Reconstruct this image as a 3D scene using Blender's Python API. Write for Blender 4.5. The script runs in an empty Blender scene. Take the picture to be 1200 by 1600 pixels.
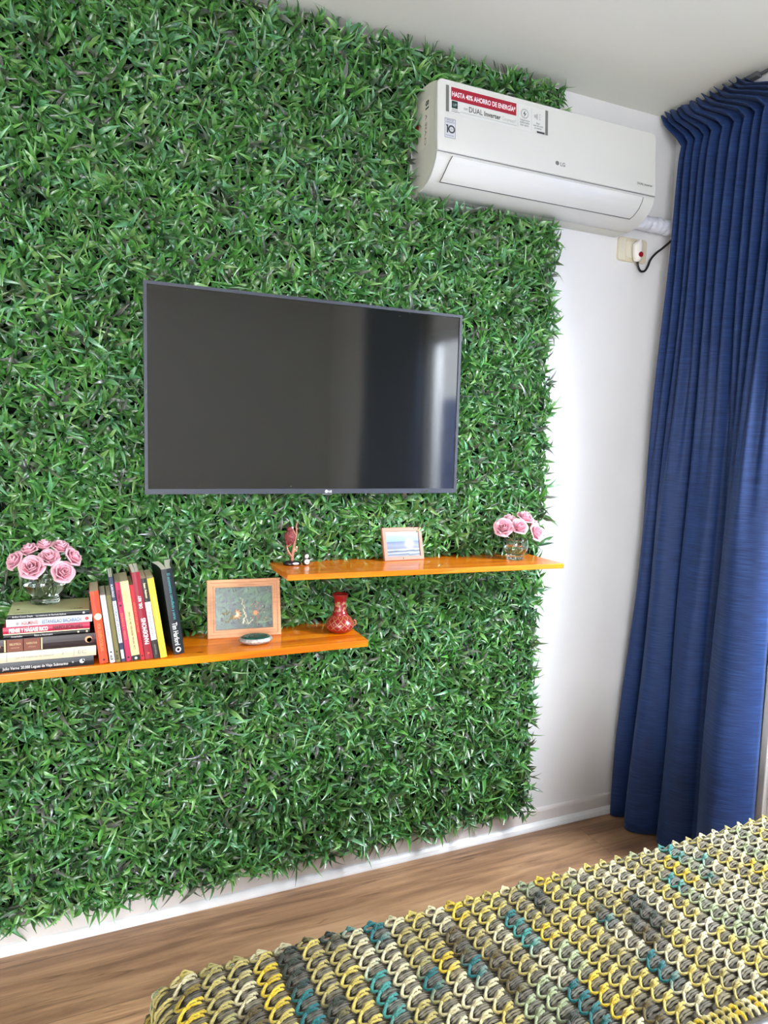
import bpy, math, random
import numpy as np
from mathutils import Vector, Matrix

random.seed(7)
rng = np.random.default_rng(11)
C = bpy.context.scene.collection
SC = bpy.context.scene
PI = math.pi

# ------------------------------------------------------------------ camera
def cam_axes(yaw, pitch, roll):
    cy, sy, cp, sp, cr, sr = math.cos(yaw), math.sin(yaw), math.cos(pitch), math.sin(pitch), math.cos(roll), math.sin(roll)
    fwd = Vector((sy*cp, cy*cp, sp)); right = Vector((cy, -sy, 0)); up = right.cross(fwd)
    return cr*right + sr*up, -sr*right + cr*up, fwd
r_, u_, f_ = cam_axes(0.40739505, -0.09998738, 0.02667714)
cam = bpy.data.cameras.new('camera'); camo = bpy.data.objects.new('camera', cam); C.objects.link(camo)
m = Matrix((r_, u_, -f_)).transposed().to_4x4(); m.translation = Vector((0.70550213, -2.08083219, 1.46107635))
camo.matrix_world = m
cam.sensor_fit = 'VERTICAL'; cam.sensor_height = 32.0; cam.lens = 1077.2/1600*32.0
cam.clip_start = 0.02
SC.camera = camo
# ------------------------------------------------------------------ view
SC.view_settings.view_transform = 'Standard'; SC.view_settings.look = 'None'
SC.view_settings.gamma = 1.0; SC.view_settings.use_curve_mapping = False
SC.view_settings.exposure = 0.84
# ------------------------------------------------------------------ world (overcast daylight)
SKY = 3.2
W = bpy.data.worlds.new('daylight'); SC.world = W; W.use_nodes = True
nt = W.node_tree; nt.nodes.clear()
wo = nt.nodes.new('ShaderNodeOutputWorld'); bg = nt.nodes.new('ShaderNodeBackground')
tc = nt.nodes.new('ShaderNodeTexCoord'); sp = nt.nodes.new('ShaderNodeSeparateXYZ'); cr = nt.nodes.new('ShaderNodeValToRGB')
nt.links.new(tc.outputs['Generated'], sp.inputs[0]); nt.links.new(sp.outputs['Z'], cr.inputs[0])
cr.color_ramp.elements[0].position = 0.0; cr.color_ramp.elements[0].color = (.16, .20, .30, 1)
cr.color_ramp.elements[1].position = 0.04; cr.color_ramp.elements[1].color = (.86, .93, 1.0, 1)
nt.links.new(cr.outputs[0], bg.inputs['Color']); bg.inputs['Strength'].default_value = SKY
nt.links.new(bg.outputs[0], wo.inputs['Surface'])

def area(name, loc, direction, sx, sy, power, color, portal=False):
    l = bpy.data.lights.new(name, 'AREA'); l.shape = 'RECTANGLE'; l.size = sx; l.size_y = sy
    l.energy = power; l.color = color
    o = bpy.data.objects.new(name, l); C.objects.link(o); o.location = loc
    o.rotation_euler = Vector(direction).to_track_quat('-Z', 'Z').to_euler()
    return o
# daylight outside the right window, then an added fill light from behind
area('window_daylight', (3.35, -1.55, 2.42), (-1, 0.10, -0.62), 1.9, 0.85, 265, (.87, .93, 1.0))
area('rear_fill', (-0.15, -4.55, 1.2), (0.08, 1, 0.0), 1.9, 1.9, 105, (.98, .98, 1.0))

# ------------------------------------------------------------------ materials
MATS = {}
def mat(name, color=(.8, .8, .8), rough=.5, spec=.5, metal=0., bump=0., bscale=50., var=0., vscale=8., trans=0., ior=1.45, sheen=0., coat=0., attr=False, bdist=.002, stretch=None, rough_var=0.):
    if name in MATS: return MATS[name]
    m = bpy.data.materials.new(name); m.use_nodes = True; N = m.node_tree.nodes; L = m.node_tree.links
    p = N['Principled BSDF']
    p.inputs['Base Color'].default_value = (*color, 1); p.inputs['Roughness'].default_value = rough
    p.inputs['Specular IOR Level'].default_value = spec; p.inputs['Metallic'].default_value = metal
    p.inputs['IOR'].default_value = ior; p.inputs['Transmission Weight'].default_value = trans
    p.inputs['Sheen Weight'].default_value = sheen; p.inputs['Coat Weight'].default_value = coat
    co = N.new('ShaderNodeTexCoord'); vec = co.outputs['Object']
    if stretch:
        mp = N.new('ShaderNodeMapping'); mp.inputs['Scale'].default_value = stretch
        L.new(vec, mp.inputs[0]); vec = mp.outputs[0]
    if attr:
        a = N.new('ShaderNodeAttribute'); a.attribute_name = 'Col'; L.new(a.outputs['Color'], p.inputs['Base Color'])
    elif var > 0:
        n = N.new('ShaderNodeTexNoise'); n.inputs['Scale'].default_value = vscale; n.inputs['Detail'].default_value = 5
        r = N.new('ShaderNodeValToRGB')
        r.color_ramp.elements[0].position = .3; r.color_ramp.elements[1].position = .7
        r.color_ramp.elements[0].color = (*[c*(1-var) for c in color], 1); r.color_ramp.elements[1].color = (*[min(1, c*(1+var)) for c in color], 1)
        L.new(vec, n.inputs['Vector']); L.new(n.outputs['Fac'], r.inputs[0]); L.new(r.outputs[0], p.inputs['Base Color'])
    if bump > 0:
        n = N.new('ShaderNodeTexNoise'); n.inputs['Scale'].default_value = bscale; n.inputs['Detail'].default_value = 4
        b = N.new('ShaderNodeBump'); b.inputs['Strength'].default_value = bump; b.inputs['Distance'].default_value = bdist
        L.new(vec, n.inputs['Vector']); L.new(n.outputs['Fac'], b.inputs['Height']); L.new(b.outputs[0], p.inputs['Normal'])
    MATS[name] = m
    return m
def ramp(N, stops):
    r = N.new('ShaderNodeValToRGB'); e = r.color_ramp.elements
    e[0].position = stops[0][0]; e[0].color = (*stops[0][1], 1); e[1].position = stops[-1][0]; e[1].color = (*stops[-1][1], 1)
    for s in stops[1:-1]:
        x = e.new(s[0]); x.color = (*s[1], 1)
    return r
def srgb(r, g, b):
    f = lambda c: (c/255/12.92) if c/255 <= .04045 else ((c/255+.055)/1.055)**2.4
    return (f(r), f(g), f(b))

# ------------------------------------------------------------------ mesh builder
class MB:
    def __init__(s): s.v = []; s.f = []; s.m = []; s.sm = []
    def add(s, vs, fs, mi=0, smooth=False):
        o = len(s.v); s.v.extend([tuple(v) for v in vs])
        for f in fs: s.f.append(tuple(i+o for i in f)); s.m.append(mi); s.sm.append(smooth)
    def box(s, x0, y0, z0, x1, y1, z1, mi=0):
        v = [(x0,y0,z0),(x1,y0,z0),(x1,y1,z0),(x0,y1,z0),(x0,y0,z1),(x1,y0,z1),(x1,y1,z1),(x0,y1,z1)]
        s.add(v, [(0,3,2,1),(4,5,6,7),(0,1,5,4),(1,2,6,5),(2,3,7,6),(3,0,4,7)], mi)
    def quad(s, a, b, c, d, mi=0): s.add([a,b,c,d], [(0,1,2,3)], mi)
    def prism(s, pts, axis, a0, a1, mi=0, smooth=False):
        """closed 2-D outline pts extruded along axis; for axis x pts are (y,z), for z (x,y), for y (x,z)"""
        n = len(pts)
        def P(p, a): return (a, p[0], p[1]) if axis == 'x' else ((p[0], p[1], a) if axis == 'z' else (p[0], a, p[1]))
        v = [P(p, a0) for p in pts]+[P(p, a1) for p in pts]
        s.add(v, [tuple(range(n))[::-1], tuple(range(n, 2*n))], mi)
        s.add(v, [(i, (i+1) % n, n+(i+1) % n, n+i) for i in range(n)], mi, smooth)
    def lathe(s, prof, cx=0, cy=0, n=32, mi=0, sx=1, sy=1, smooth=True):
        v = []; f = []
        for (r, z) in prof:
            for k in range(n):
                a = 2*PI*k/n; v.append((cx+r*sx*math.cos(a), cy+r*sy*math.sin(a), z))
        for i in range(len(prof)-1):
            for k in range(n):
                f.append((i*n+k, i*n+(k+1) % n, (i+1)*n+(k+1) % n, (i+1)*n+k))
        s.add(v, f, mi, smooth)
    def tube(s, pts, r, n=8, mi=0, caps=True):
        pts = [Vector(p) for p in pts]; rs = r if isinstance(r, (list, tuple)) else [r]*len(pts)
        v = []; f = []; up = Vector((0.13, 0.21, 1)).normalized()
        for i, p in enumerate(pts):
            t = (pts[min(i+1, len(pts)-1)]-pts[max(i-1, 0)]).normalized()
            a = t.cross(up); a = a.normalized() if a.length > 1e-4 else Vector((1, 0, 0)); b = t.cross(a)
            for k in range(n):
                q = 2*PI*k/n; v.append(p+(a*math.cos(q)+b*math.sin(q))*rs[i])
        for i in range(len(pts)-1):
            for k in range(n): f.append((i*n+k, i*n+(k+1) % n, (i+1)*n+(k+1) % n, (i+1)*n+k))
        s.add(v, f, mi, True)
        if caps: s.add(v, [tuple(range(n)), tuple(range(len(v)-n, len(v)))[::-1]], mi)
    def sphere(s, c, r, n=12, mi=0, sc=(1, 1, 1)):
        v = []; f = []
        for i in range(n+1):
            th = PI*i/n
            for k in range(2*n):
                a = PI*k/n; v.append((c[0]+r*sc[0]*math.sin(th)*math.cos(a), c[1]+r*sc[1]*math.sin(th)*math.sin(a), c[2]+r*sc[2]*math.cos(th)))
        for i in range(n):
            for k in range(2*n): f.append((i*2*n+k, i*2*n+(k+1) % (2*n), (i+1)*2*n+(k+1) % (2*n), (i+1)*2*n+k))
        s.add(v, f, mi, True)
    def grid(s, fn, nu, nv, mi=0, smooth=True, thick=0):
        v = [fn(i/nu, j/nv) for j in range(nv+1) for i in range(nu+1)]; w = nu+1
        f = [(j*w+i, j*w+i+1, (j+1)*w+i+1, (j+1)*w+i) for j in range(nv) for i in range(nu)]
        s.add(v, f, mi, smooth)
    def text(s, body, size, org, xd, yd, mi=0, width=None, bold=0., align='L', spacing=1.):
        vs, tris = text_mesh(body, bold, spacing)
        if not len(vs): return
        w = vs[:, 0].max()-vs[:, 0].min(); k = size; kx = size if width is None else width/w
        x0 = vs[:, 0].min()
        off = {'L': 0, 'C': -w/2, 'R': -w}[align]
        org = np.array(org, float); xd = np.array(xd, float); yd = np.array(yd, float)
        P = org + np.outer((vs[:, 0]-x0+off)*kx, xd) + np.outer(vs[:, 1]*k, yd)
        s.add(P.tolist(), tris, mi)
    def obj(s, name, mats, parent=None, bevel=0., bseg=2, solid=0.):
        me = bpy.data.meshes.new(name); me.from_pydata(s.v, [], s.f)
        if not isinstance(mats, (list, tuple)): mats = [mats]
        for m in mats: me.materials.append(m)
        me.polygons.foreach_set('material_index', s.m); me.polygons.foreach_set('use_smooth', s.sm)
        me.update()
        o = bpy.data.objects.new(name, me); C.objects.link(o)
        if parent: o.parent = parent
        if solid:
            q = o.modifiers.new('s', 'SOLIDIFY'); q.thickness = solid; q.offset = 0
        if bevel:
            q = o.modifiers.new('b', 'BEVEL'); q.width = bevel; q.segments = bseg; q.limit_method = 'ANGLE'; q.angle_limit = .6
        return o
_tc = {}
def text_mesh(body, bold, spacing):
    key = (body, bold, spacing)
    if key in _tc: return _tc[key]
    cu = bpy.data.curves.new('lettering', 'FONT'); cu.body = body; cu.size = 1.0; cu.offset = bold; cu.resolution_u = 3
    cu.space_character = spacing
    o = bpy.data.objects.new('lettering', cu); C.objects.link(o)
    bpy.context.view_layer.update(); dg = bpy.context.evaluated_depsgraph_get()
    me = o.evaluated_get(dg).to_mesh()
    vs = np.array([v.co[:] for v in me.vertices]); fs = [tuple(p.vertices) for p in me.polygons]
    o.evaluated_get(dg).to_mesh_clear(); bpy.data.objects.remove(o); bpy.data.curves.remove(cu)
    _tc[key] = (vs, fs); return _tc[key]
def tag(o, label, cat, group=None, kind=None):
    o['label'] = label; o['category'] = cat
    if group: o['group'] = group
    if kind: o['kind'] = kind
    return o
def thing(name, label, cat, loc=(0, 0, 0), rot=(0, 0, 0), group=None):
    o = bpy.data.objects.new(name, None); C.objects.link(o); o.location = loc; o.rotation_euler = rot; o.empty_display_size = .05
    return tag(o, label, cat, group)
def struct(o, label=None):
    o['kind'] = 'structure'
    if label: o['label'] = label
    return o
def np_mesh(name, V, F4, mats, parent=None, col=None, mi=None, smooth=True):
    """V (n,3); F4 (m,4) quads (a triangle repeats its third index as -1)"""
    me = bpy.data.meshes.new(name)
    tri = F4[:, 3] < 0; cnt = np.where(tri, 3, 4)
    flat = F4.reshape(-1); flat = flat[flat >= 0]
    me.vertices.add(len(V)); me.vertices.foreach_set('co', V.astype(np.float32).reshape(-1))
    me.loops.add(len(flat)); me.loops.foreach_set('vertex_index', flat.astype(np.int32))
    me.polygons.add(len(F4)); me.polygons.foreach_set('loop_start', (np.cumsum(cnt)-cnt).astype(np.int32))
    me.polygons.foreach_set('loop_total', cnt.astype(np.int32))
    for m in (mats if isinstance(mats, (list, tuple)) else [mats]): me.materials.append(m)
    if mi is not None: me.polygons.foreach_set('material_index', mi.astype(np.int32))
    me.update(calc_edges=True)
    me.polygons.foreach_set('use_smooth', np.full(len(F4), smooth))
    if col is not None:
        a = me.attributes.new('Col', 'FLOAT_COLOR', 'POINT')
        a.data.foreach_set('color', np.hstack([col, np.ones((len(col), 1))]).astype(np.float32).reshape(-1))
    o = bpy.data.objects.new(name, me); C.objects.link(o)
    if parent: o.parent = parent
    return o

# ------------------------------------------------------------------ room shell
XR, XL, YB, H = 2.76, -1.25, -4.2, 2.69
plaster = mat('white_wall_paint', srgb(228, 228, 228), .75, .3, bump=.12, bscale=35, var=.025, vscale=3)
ceilm = mat('ceiling_paint', srgb(228, 229, 218), .85, .2, bump=.05, bscale=60)
trimw = mat('white_gloss_trim', srgb(222, 221, 220), .35, .5, var=.02, vscale=14)
skirt = mat('skirting_paint', srgb(218, 212, 208), .5, .4, var=.05, vscale=9)
frame_white = mat('window_frame_white', srgb(235, 235, 235), .35)

def wood_floor():
    m = bpy.data.materials.new('laminate_floor'); m.use_nodes = True; N = m.node_tree.nodes; L = m.node_tree.links
    p = N['Principled BSDF']; co = N.new('ShaderNodeTexCoord')
    mp = N.new('ShaderNodeMapping'); mp.inputs['Location'].default_value = (.168, .072, 0)
    L.new(co.outputs['Object'], mp.inputs[0])
    br = N.new('ShaderNodeTexBrick'); br.offset = .92; br.inputs['Scale'].default_value = 1.0
    br.inputs['Mortar Size'].default_value = .0007; br.inputs['Brick Width'].default_value = 2.6; br.inputs['Row Height'].default_value = .24
    br.inputs['Color1'].default_value = (.0, .0, .0, 1); br.inputs['Color2'].default_value = (1, 1, 1, 1); br.inputs['Mortar'].default_value = (.5, .5, .5, 1)
    br.inputs['Bias'].default_value = 0.
    L.new(mp.outputs[0], br.inputs['Vector'])
    m2 = N.new('ShaderNodeMapping'); m2.inputs['Scale'].default_value = (1.3, 14, 1)
    L.new(co.outputs['Object'], m2.inputs[0])
    addv = N.new('ShaderNodeVectorMath'); addv.operation = 'ADD'
    sc = N.new('ShaderNodeVectorMath'); sc.operation = 'SCALE'; sc.inputs['Scale'].default_value = 7.0
    L.new(br.outputs['Color'], sc.inputs[0]); L.new(m2.outputs[0], addv.inputs[0]); L.new(sc.outputs[0], addv.inputs[1])
    n = N.new('ShaderNodeTexNoise'); n.inputs['Scale'].default_value = 1.7; n.inputs['Detail'].default_value = 8; n.inputs['Distortion'].default_value = .6; n.inputs['Roughness'].default_value = .62
    L.new(addv.outputs[0], n.inputs['Vector'])
    r = ramp(N, [(.22, srgb(92, 70, 54)), (.42, srgb(142, 110, 84)), (.58, srgb(172, 137, 104)), (.78, srgb(200, 164, 128))])
    L.new(n.outputs['Fac'], r.inputs[0])
    # dark cracks/knots
    n2 = N.new('ShaderNodeTexNoise'); n2.inputs['Scale'].default_value = 4.5; n2.inputs['Detail'].default_value = 6; n2.inputs['Distortion'].default_value = 1.2
    L.new(addv.outputs[0], n2.inputs['Vector'])
    r2 = ramp(N, [(.3, (.45, .42, .4)), (.4, (1, 1, 1))]); L.new(n2.outputs['Fac'], r2.inputs[0])
    mx = N.new('ShaderNodeMixRGB'); mx.blend_type = 'MULTIPLY'; mx.inputs[0].default_value = .6
    L.new(r.outputs[0], mx.inputs[1]); L.new(r2.outputs[0], mx.inputs[2])
    tint = ramp(N, [(0, (.80, .77, .76)), (1, (1.15, 1.12, 1.06))]); L.new(br.outputs['Color'], tint.inputs[0])
    mt = N.new('ShaderNodeMixRGB'); mt.blend_type = 'MULTIPLY'; mt.inputs[0].default_value = 1
    L.new(mx.outputs[0], mt.inputs[1]); L.new(tint.outputs[0], mt.inputs[2])
    mo = N.new('ShaderNodeMixRGB'); mo.inputs[2].default_value = (.10, .065, .04, 1)
    L.new(br.outputs['Fac'], mo.inputs[0]); L.new(mt.outputs[0], mo.inputs[1]); L.new(mo.outputs[0], p.inputs['Base Color'])
    p.inputs['Roughness'].default_value = .38; p.inputs['Specular IOR Level'].default_value = .35
    b = N.new('ShaderNodeBump'); b.inputs['Strength'].default_value = .25; b.inputs['Distance'].default_value = .001
    L.new(n.outputs['Fac'], b.inputs['Height']); L.new(b.outputs[0], p.inputs['Normal'])
    return m
b = MB(); b.box(XL-.1, YB-.1, -.1, XR+.1, .1, 0); struct(b.obj('floor', wood_floor()), 'brown wood-look laminate floor')
b = MB(); b.box(XL-.1, YB-.1, H, XR+.1, .1, H+.1); struct(b.obj('ceiling', ceilm), 'plain white ceiling')
b = MB(); b.box(XL-.1, 0, 0, XR+.1, .1, H); struct(b.obj('wall_front', plaster), 'white wall behind the green panels')
def holed_wall(axis, a, thick, lo, hi, h0, h1, z0, z1):
    b = MB()
    def bx(u0, u1, w0, w1):
        if axis == 'x': b.box(a, u0, w0, a+thick, u1, w1)
        else: b.box(u0, a, w0, u1, a+thick, w1)
    bx(lo, h0, 0, H); bx(h1, hi, 0, H); bx(h0, h1, 0, z0) if z0 > 0 else None; bx(h0, h1, z1, H)
    return b
WY0, WY1, WZ0, WZ1 = -2.25, -.64, .30, 2.16
struct(holed_wall('x', XR, .12, YB, 0, WY0, WY1, WZ0, WZ1).obj('wall_right', plaster), 'white wall with the window beside the blue curtain')
BX0, BX1, BZ1 = -1.05, .75, 2.2
struct(holed_wall('y', YB-.12, .12, XL, XR, BX0, BX1, 0.0, BZ1).obj('wall_back', plaster))
b = MB(); b.box(XL-.12, YB, 0, XL, 0, H); struct(b.obj('wall_left', plaster))
# windows (frame, sashes, panes)
glass_pane = bpy.data.materials.new('window_glass'); glass_pane.use_nodes = True
N = glass_pane.node_tree.nodes; L = glass_pane.node_tree.links; N.clear()
o_ = N.new('ShaderNodeOutputMaterial'); mx = N.new('ShaderNodeMixShader'); tr = N.new('ShaderNodeBsdfTransparent'); gl = N.new('ShaderNodeBsdfGlossy'); gl.inputs['Roughness'].default_value = .02
mx.inputs[0].default_value = .06; L.new(tr.outputs[0], mx.inputs[1]); L.new(gl.outputs[0], mx.inputs[2]); L.new(mx.outputs[0], o_.inputs['Surface'])
def window(name, axis, a, u0, u1, z0, z1, nm):
    root = bpy.data.objects.new(name, None); C.objects.link(root); struct(root, nm)
    b = MB(); t = .05
    def bx(mb, p0, p1, w0, w1, d0, d1):
        if axis == 'x': mb.box(a+d0, p0, w0, a+d1, p1, w1)
        else: mb.box(p0, a+d0, w0, p1, a+d1, w1)
    sg = 1 if axis == 'x' else -1
    d0, d1 = sorted((sg*.03, sg*.09))
    bx(b, u0, u0+t, z0, z1, d0, d1); bx(b, u1-t, u1, z0, z1, d0, d1); bx(b, u0+t, u1-t, z0, z0+t, d0, d1); bx(b, u0+t, u1-t, z1-t, z1, d0, d1)
    mid = (u0+u1)/2; bx(b, mid-.03, mid+.03, z0+t, z1-t, d0, d1)
    b.obj('window_frame', frame_white, root, bevel=.003)
    for q0, q1 in ((u0+t, mid-.03), (mid+.03, u1-t)):
        b = MB(); e0, e1 = sorted((sg*.058, sg*.062)); bx(b, q0, q1, z0+t, z1-t, e0, e1); b.obj('pane', glass_pane, root)
window('window_1', 'x', XR, WY0, WY1, WZ0, WZ1, 'white framed window on the right wall')
window('added_rear_window', 'y', YB, BX0, BX1, 0.0, BZ1, 'added white framed window behind the bed, out of view')  # unseen window, added to let the fill light in from behind
b = MB(); b.box(3.62, -5.2, 0, 3.72, .6, 1.86); struct(b.obj('wall_outside', mat('parapet_blue_grey', srgb(128, 142, 190), .8, bump=.2, bscale=20)), 'blue grey balcony parapet outside the window')
# white jamb strip beside the curtain with the recess panel right of it
b = MB(); b.box(XR-.022, -.592, 0, XR, -.566, 2.45); struct(b.obj('trim_1', trimw, bevel=.003), 'white upright trim strip right of the blue curtain')
# skirting with a rounded shoe
prof = [(0, 0), (-.026, 0), (-.026, .006), (-.023, .016), (-.016, .024), (-.011, .027), (-.011, .066), (-.009, .073), (-.003, .077), (0, .077)]
b = MB(); b.prism(prof, 'x', XL, XR)
for i in range(len(b.m)):
    vv = [b.v[k] for k in b.f[i]]
    if len(vv) == 4 and max(q[2] for q in vv) <= .0271: b.m[i] = 1
struct(b.obj('baseboard_front', [skirt, trimw]), 'white skirting board under the green panels')
b = MB(); b.box(XR-.012, -4.2, 0, XR, -.026, .077); struct(b.obj('baseboard_right', skirt, bevel=.003))

# ------------------------------------------------------------------ artificial foliage wall
def leaf_material():
    m = bpy.data.materials.new('plastic_leaf'); m.use_nodes = True; N = m.node_tree.nodes; L = m.node_tree.links
    p = N['Principled BSDF']; a = N.new('ShaderNodeAttribute'); a.attribute_name = 'Col'
    L.new(a.outputs['Color'], p.inputs['Base Color']); p.inputs['Roughness'].default_value = .33; p.inputs['Specular IOR Level'].default_value = 1.0
    t = N.new('ShaderNodeBsdfTranslucent'); L.new(a.outputs['Color'], t.inputs['Color'])
    mx = N.new('ShaderNodeMixShader'); mx.inputs[0].default_value = .18
    L.new(p.outputs[0], mx.inputs[1]); L.new(t.outputs[0], mx.inputs[2]); L.new(mx.outputs[0], N['Material Output'].inputs['Surface'])
    return m
GX0, GX1, GZ0, GZ1 = -.45, 2.196, .110, 2.655
TVX0, TVX1, TVZ0, TVZ1 = .8476, 1.8144, 1.3045, 1.8715
def in_ac(x, z, e=0.): return (x > 1.655-e) & (z > 2.225-e) & (z < 2.55+e)
step = .0262
gx, gz = np.meshgrid(np.arange(GX0, GX1+.001, step), np.arange(GZ0, GZ1+.001, step))
gx = gx.copy(); gx[1::2] += step/2
sx = gx.ravel()+rng.uniform(-.42, .42, gx.size)*step; sz = gz.ravel()+rng.uniform(-.42, .42, gx.size)*step
keep = (sx < GX1+.004) & ~in_ac(sx, sz, .008)
keep &= ~((sx > TVX0+.04) & (sx < TVX1-.04) & (sz > TVZ0+.04) & (sz < TVZ1-.04))
keep &= ~((np.abs(sz-.876) < .017) & (sx < 1.46)) & ~((np.abs(sz-1.079) < .017) & (sx > 1.20))
sx, sz = sx[keep], sz[keep]
NS = len(sx); NL = 8
# soft undulation of how far each sprig stands out
und = .5+.25*np.sin(sx*17+np.sin(sz*9)*1.7)+.25*np.sin(sz*21+np.sin(sx*13)*1.4)
out = .016+.018*und+rng.uniform(0, .020, NS)
O = np.repeat(np.stack([sx, -out, sz], 1), NL, 0)
az = (np.repeat(rng.uniform(0, 2*PI, NS), NL)+np.tile(np.arange(NL)*2.399, NS)+rng.normal(0, .35, NS*NL))
lvl = np.tile(np.linspace(0, 1, NL), NS)                       # 0 lower whorl, 1 tip of the sprig
tilt = np.radians(82-52*lvl+rng.normal(0, 11, NS*NL))
O[:, 1] -= .014*lvl*rng.uniform(.6, 1.3, NS*NL)
sprx = np.repeat(rng.normal(0, .28, NS), NL); sprz = np.repeat(rng.normal(.12, .3, NS), NL)
D = np.stack([np.sin(tilt)*np.cos(az)+sprx, -np.cos(tilt), np.sin(tilt)*np.sin(az)+sprz], 1)
D /= np.linalg.norm(D, axis=1)[:, None]
n_ = len(O)
Ln = rng.uniform(.029, .052, n_)*np.repeat(rng.uniform(.85, 1.2, NS), NL); Wd = rng.uniform(.0044, .0068, n_)*np.repeat(rng.uniform(.8, 1.2, NS), NL)
big = rng.random(n_) < .04; Ln[big] *= 1.35
ref = np.tile(np.array([0., -1., 0.]), (n_, 1))+rng.normal(0, .45, (n_, 3))
S = np.cross(D, ref); S /= np.linalg.norm(S, axis=1)[:, None]; Nn = np.cross(S, D)
Nn *= np.where(Nn[:, 1:2] > 0, -1, 1)
bend = rng.uniform(.15, 1.35, n_); side = rng.normal(0, .46, n_); fold = rng.uniform(.15, .75, n_)
ts = np.array([0, .28, .56, .82]); ws = np.array([.28, .95, 1.0, .58])
rings = []
for t, w in zip(ts, ws):
    c = O+D*(Ln*(t-.12*bend*t*t))[:, None]+Nn*(Ln*(.25*t-bend*t*t*.62))[:, None]+S*(Ln*side*t*t)[:, None]
    e = S*(Wd*w)[:, None]; h = Nn*(Wd*w*fold)[:, None]
    rings += [c-e+h, c, c+e+h]
t = 1.08
tip = O+D*(Ln*(t-.12*bend*t*t))[:, None]+Nn*(Ln*(.25*t-bend*t*t*.62))[:, None]+S*(Ln*side*t*t)[:, None]
V = np.stack(rings+[tip], 1)                                   # n,13,3
V[:, :, 1] = np.minimum(V[:, :, 1], -.004)
V[:, :, 2] = np.minimum(V[:, :, 2], H-.002)
for (xa, xb, za, zb_, yc) in ((1.52, 1.74, 1.085, 1.23, .068), (.44, .99, .888, 1.15, .088), (1.0, 1.26, .888, 1.08, .074), (1.21, 1.33, 1.09, 1.24, .080), (1.93, 2.16, 1.08, 1.26, .092), (.50, .70, 1.02, 1.21, .088), (1.34, 1.46, .888, 1.02, .092)):
    q = (V[:, :, 0] > xa) & (V[:, :, 0] < xb) & (V[:, :, 2] > za) & (V[:, :, 2] < zb_)
    V[:, :, 1] = np.where(q, np.maximum(V[:, :, 1], -yc), V[:, :, 1])
F = []
for k in range(3):
    a = 3*k
    F += [(a, a+1, a+4, a+3), (a+1, a+2, a+5, a+4)]
F += [(9, 10, 12, -1), (10, 11, 12, -1)]
F = np.array(F); base = (np.arange(n_)*13)[:, None, None]
FF = np.where(F[None] < 0, -1, F[None]+base).reshape(-1, 4)
pal = np.array([srgb(84, 142, 62), srgb(68, 124, 56), srgb(56, 106, 48), srgb(112, 156, 84), srgb(92, 148, 100), srgb(70, 92, 56), srgb(88, 94, 84), srgb(40, 74, 44)])
spr = rng.choice(8, NS, p=[.22, .22, .16, .10, .12, .07, .05, .06])
own = rng.choice(8, n_, p=[.2, .2, .17, .1, .12, .08, .06, .07])
pick = np.where(rng.random(n_) < .55, np.repeat(spr, NL), own)
colr = 1.16*pal[pick]*rng.uniform(.72, 1.28, (n_, 1))*rng.uniform(.93, 1.07, (n_, 3))
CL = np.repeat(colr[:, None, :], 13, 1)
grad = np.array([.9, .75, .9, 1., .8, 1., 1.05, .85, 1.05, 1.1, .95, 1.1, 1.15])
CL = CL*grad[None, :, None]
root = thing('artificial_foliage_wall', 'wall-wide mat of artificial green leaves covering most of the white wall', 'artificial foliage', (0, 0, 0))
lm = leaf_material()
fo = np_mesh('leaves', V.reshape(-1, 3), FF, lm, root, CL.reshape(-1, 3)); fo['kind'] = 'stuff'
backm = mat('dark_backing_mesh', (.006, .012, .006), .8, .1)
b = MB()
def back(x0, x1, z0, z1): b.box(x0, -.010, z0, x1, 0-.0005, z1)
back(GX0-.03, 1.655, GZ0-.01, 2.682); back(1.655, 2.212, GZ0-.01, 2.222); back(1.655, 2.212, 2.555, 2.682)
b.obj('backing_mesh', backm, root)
# short stems of the sprigs
sel = rng.random(NS) < .5
ox = sx[sel]; oz = sz[sel]; oo = out[sel]+.012; k = len(ox); rr = .0012
Vs = np.zeros((k, 6, 3)); 
for q in range(3):
    dx, dz = rr*math.cos(q*2.094), rr*math.sin(q*2.094)
    Vs[:, q] = np.stack([ox+dx, np.full(k, -.008), oz+dz], 1); Vs[:, q+3] = np.stack([ox+dx, -oo, oz+dz], 1)
Fs = np.array([(0, 1, 4, 3), (1, 2, 5, 4), (2, 0, 3, 5)]); FS = (Fs[None]+(np.arange(k)*6)[:, None, None]).reshape(-1, 4)
so = np_mesh('stems', Vs.reshape(-1, 3), FS, mat('stem_green', srgb(60, 84, 48), .6), root); so['kind'] = 'stuff'

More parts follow.
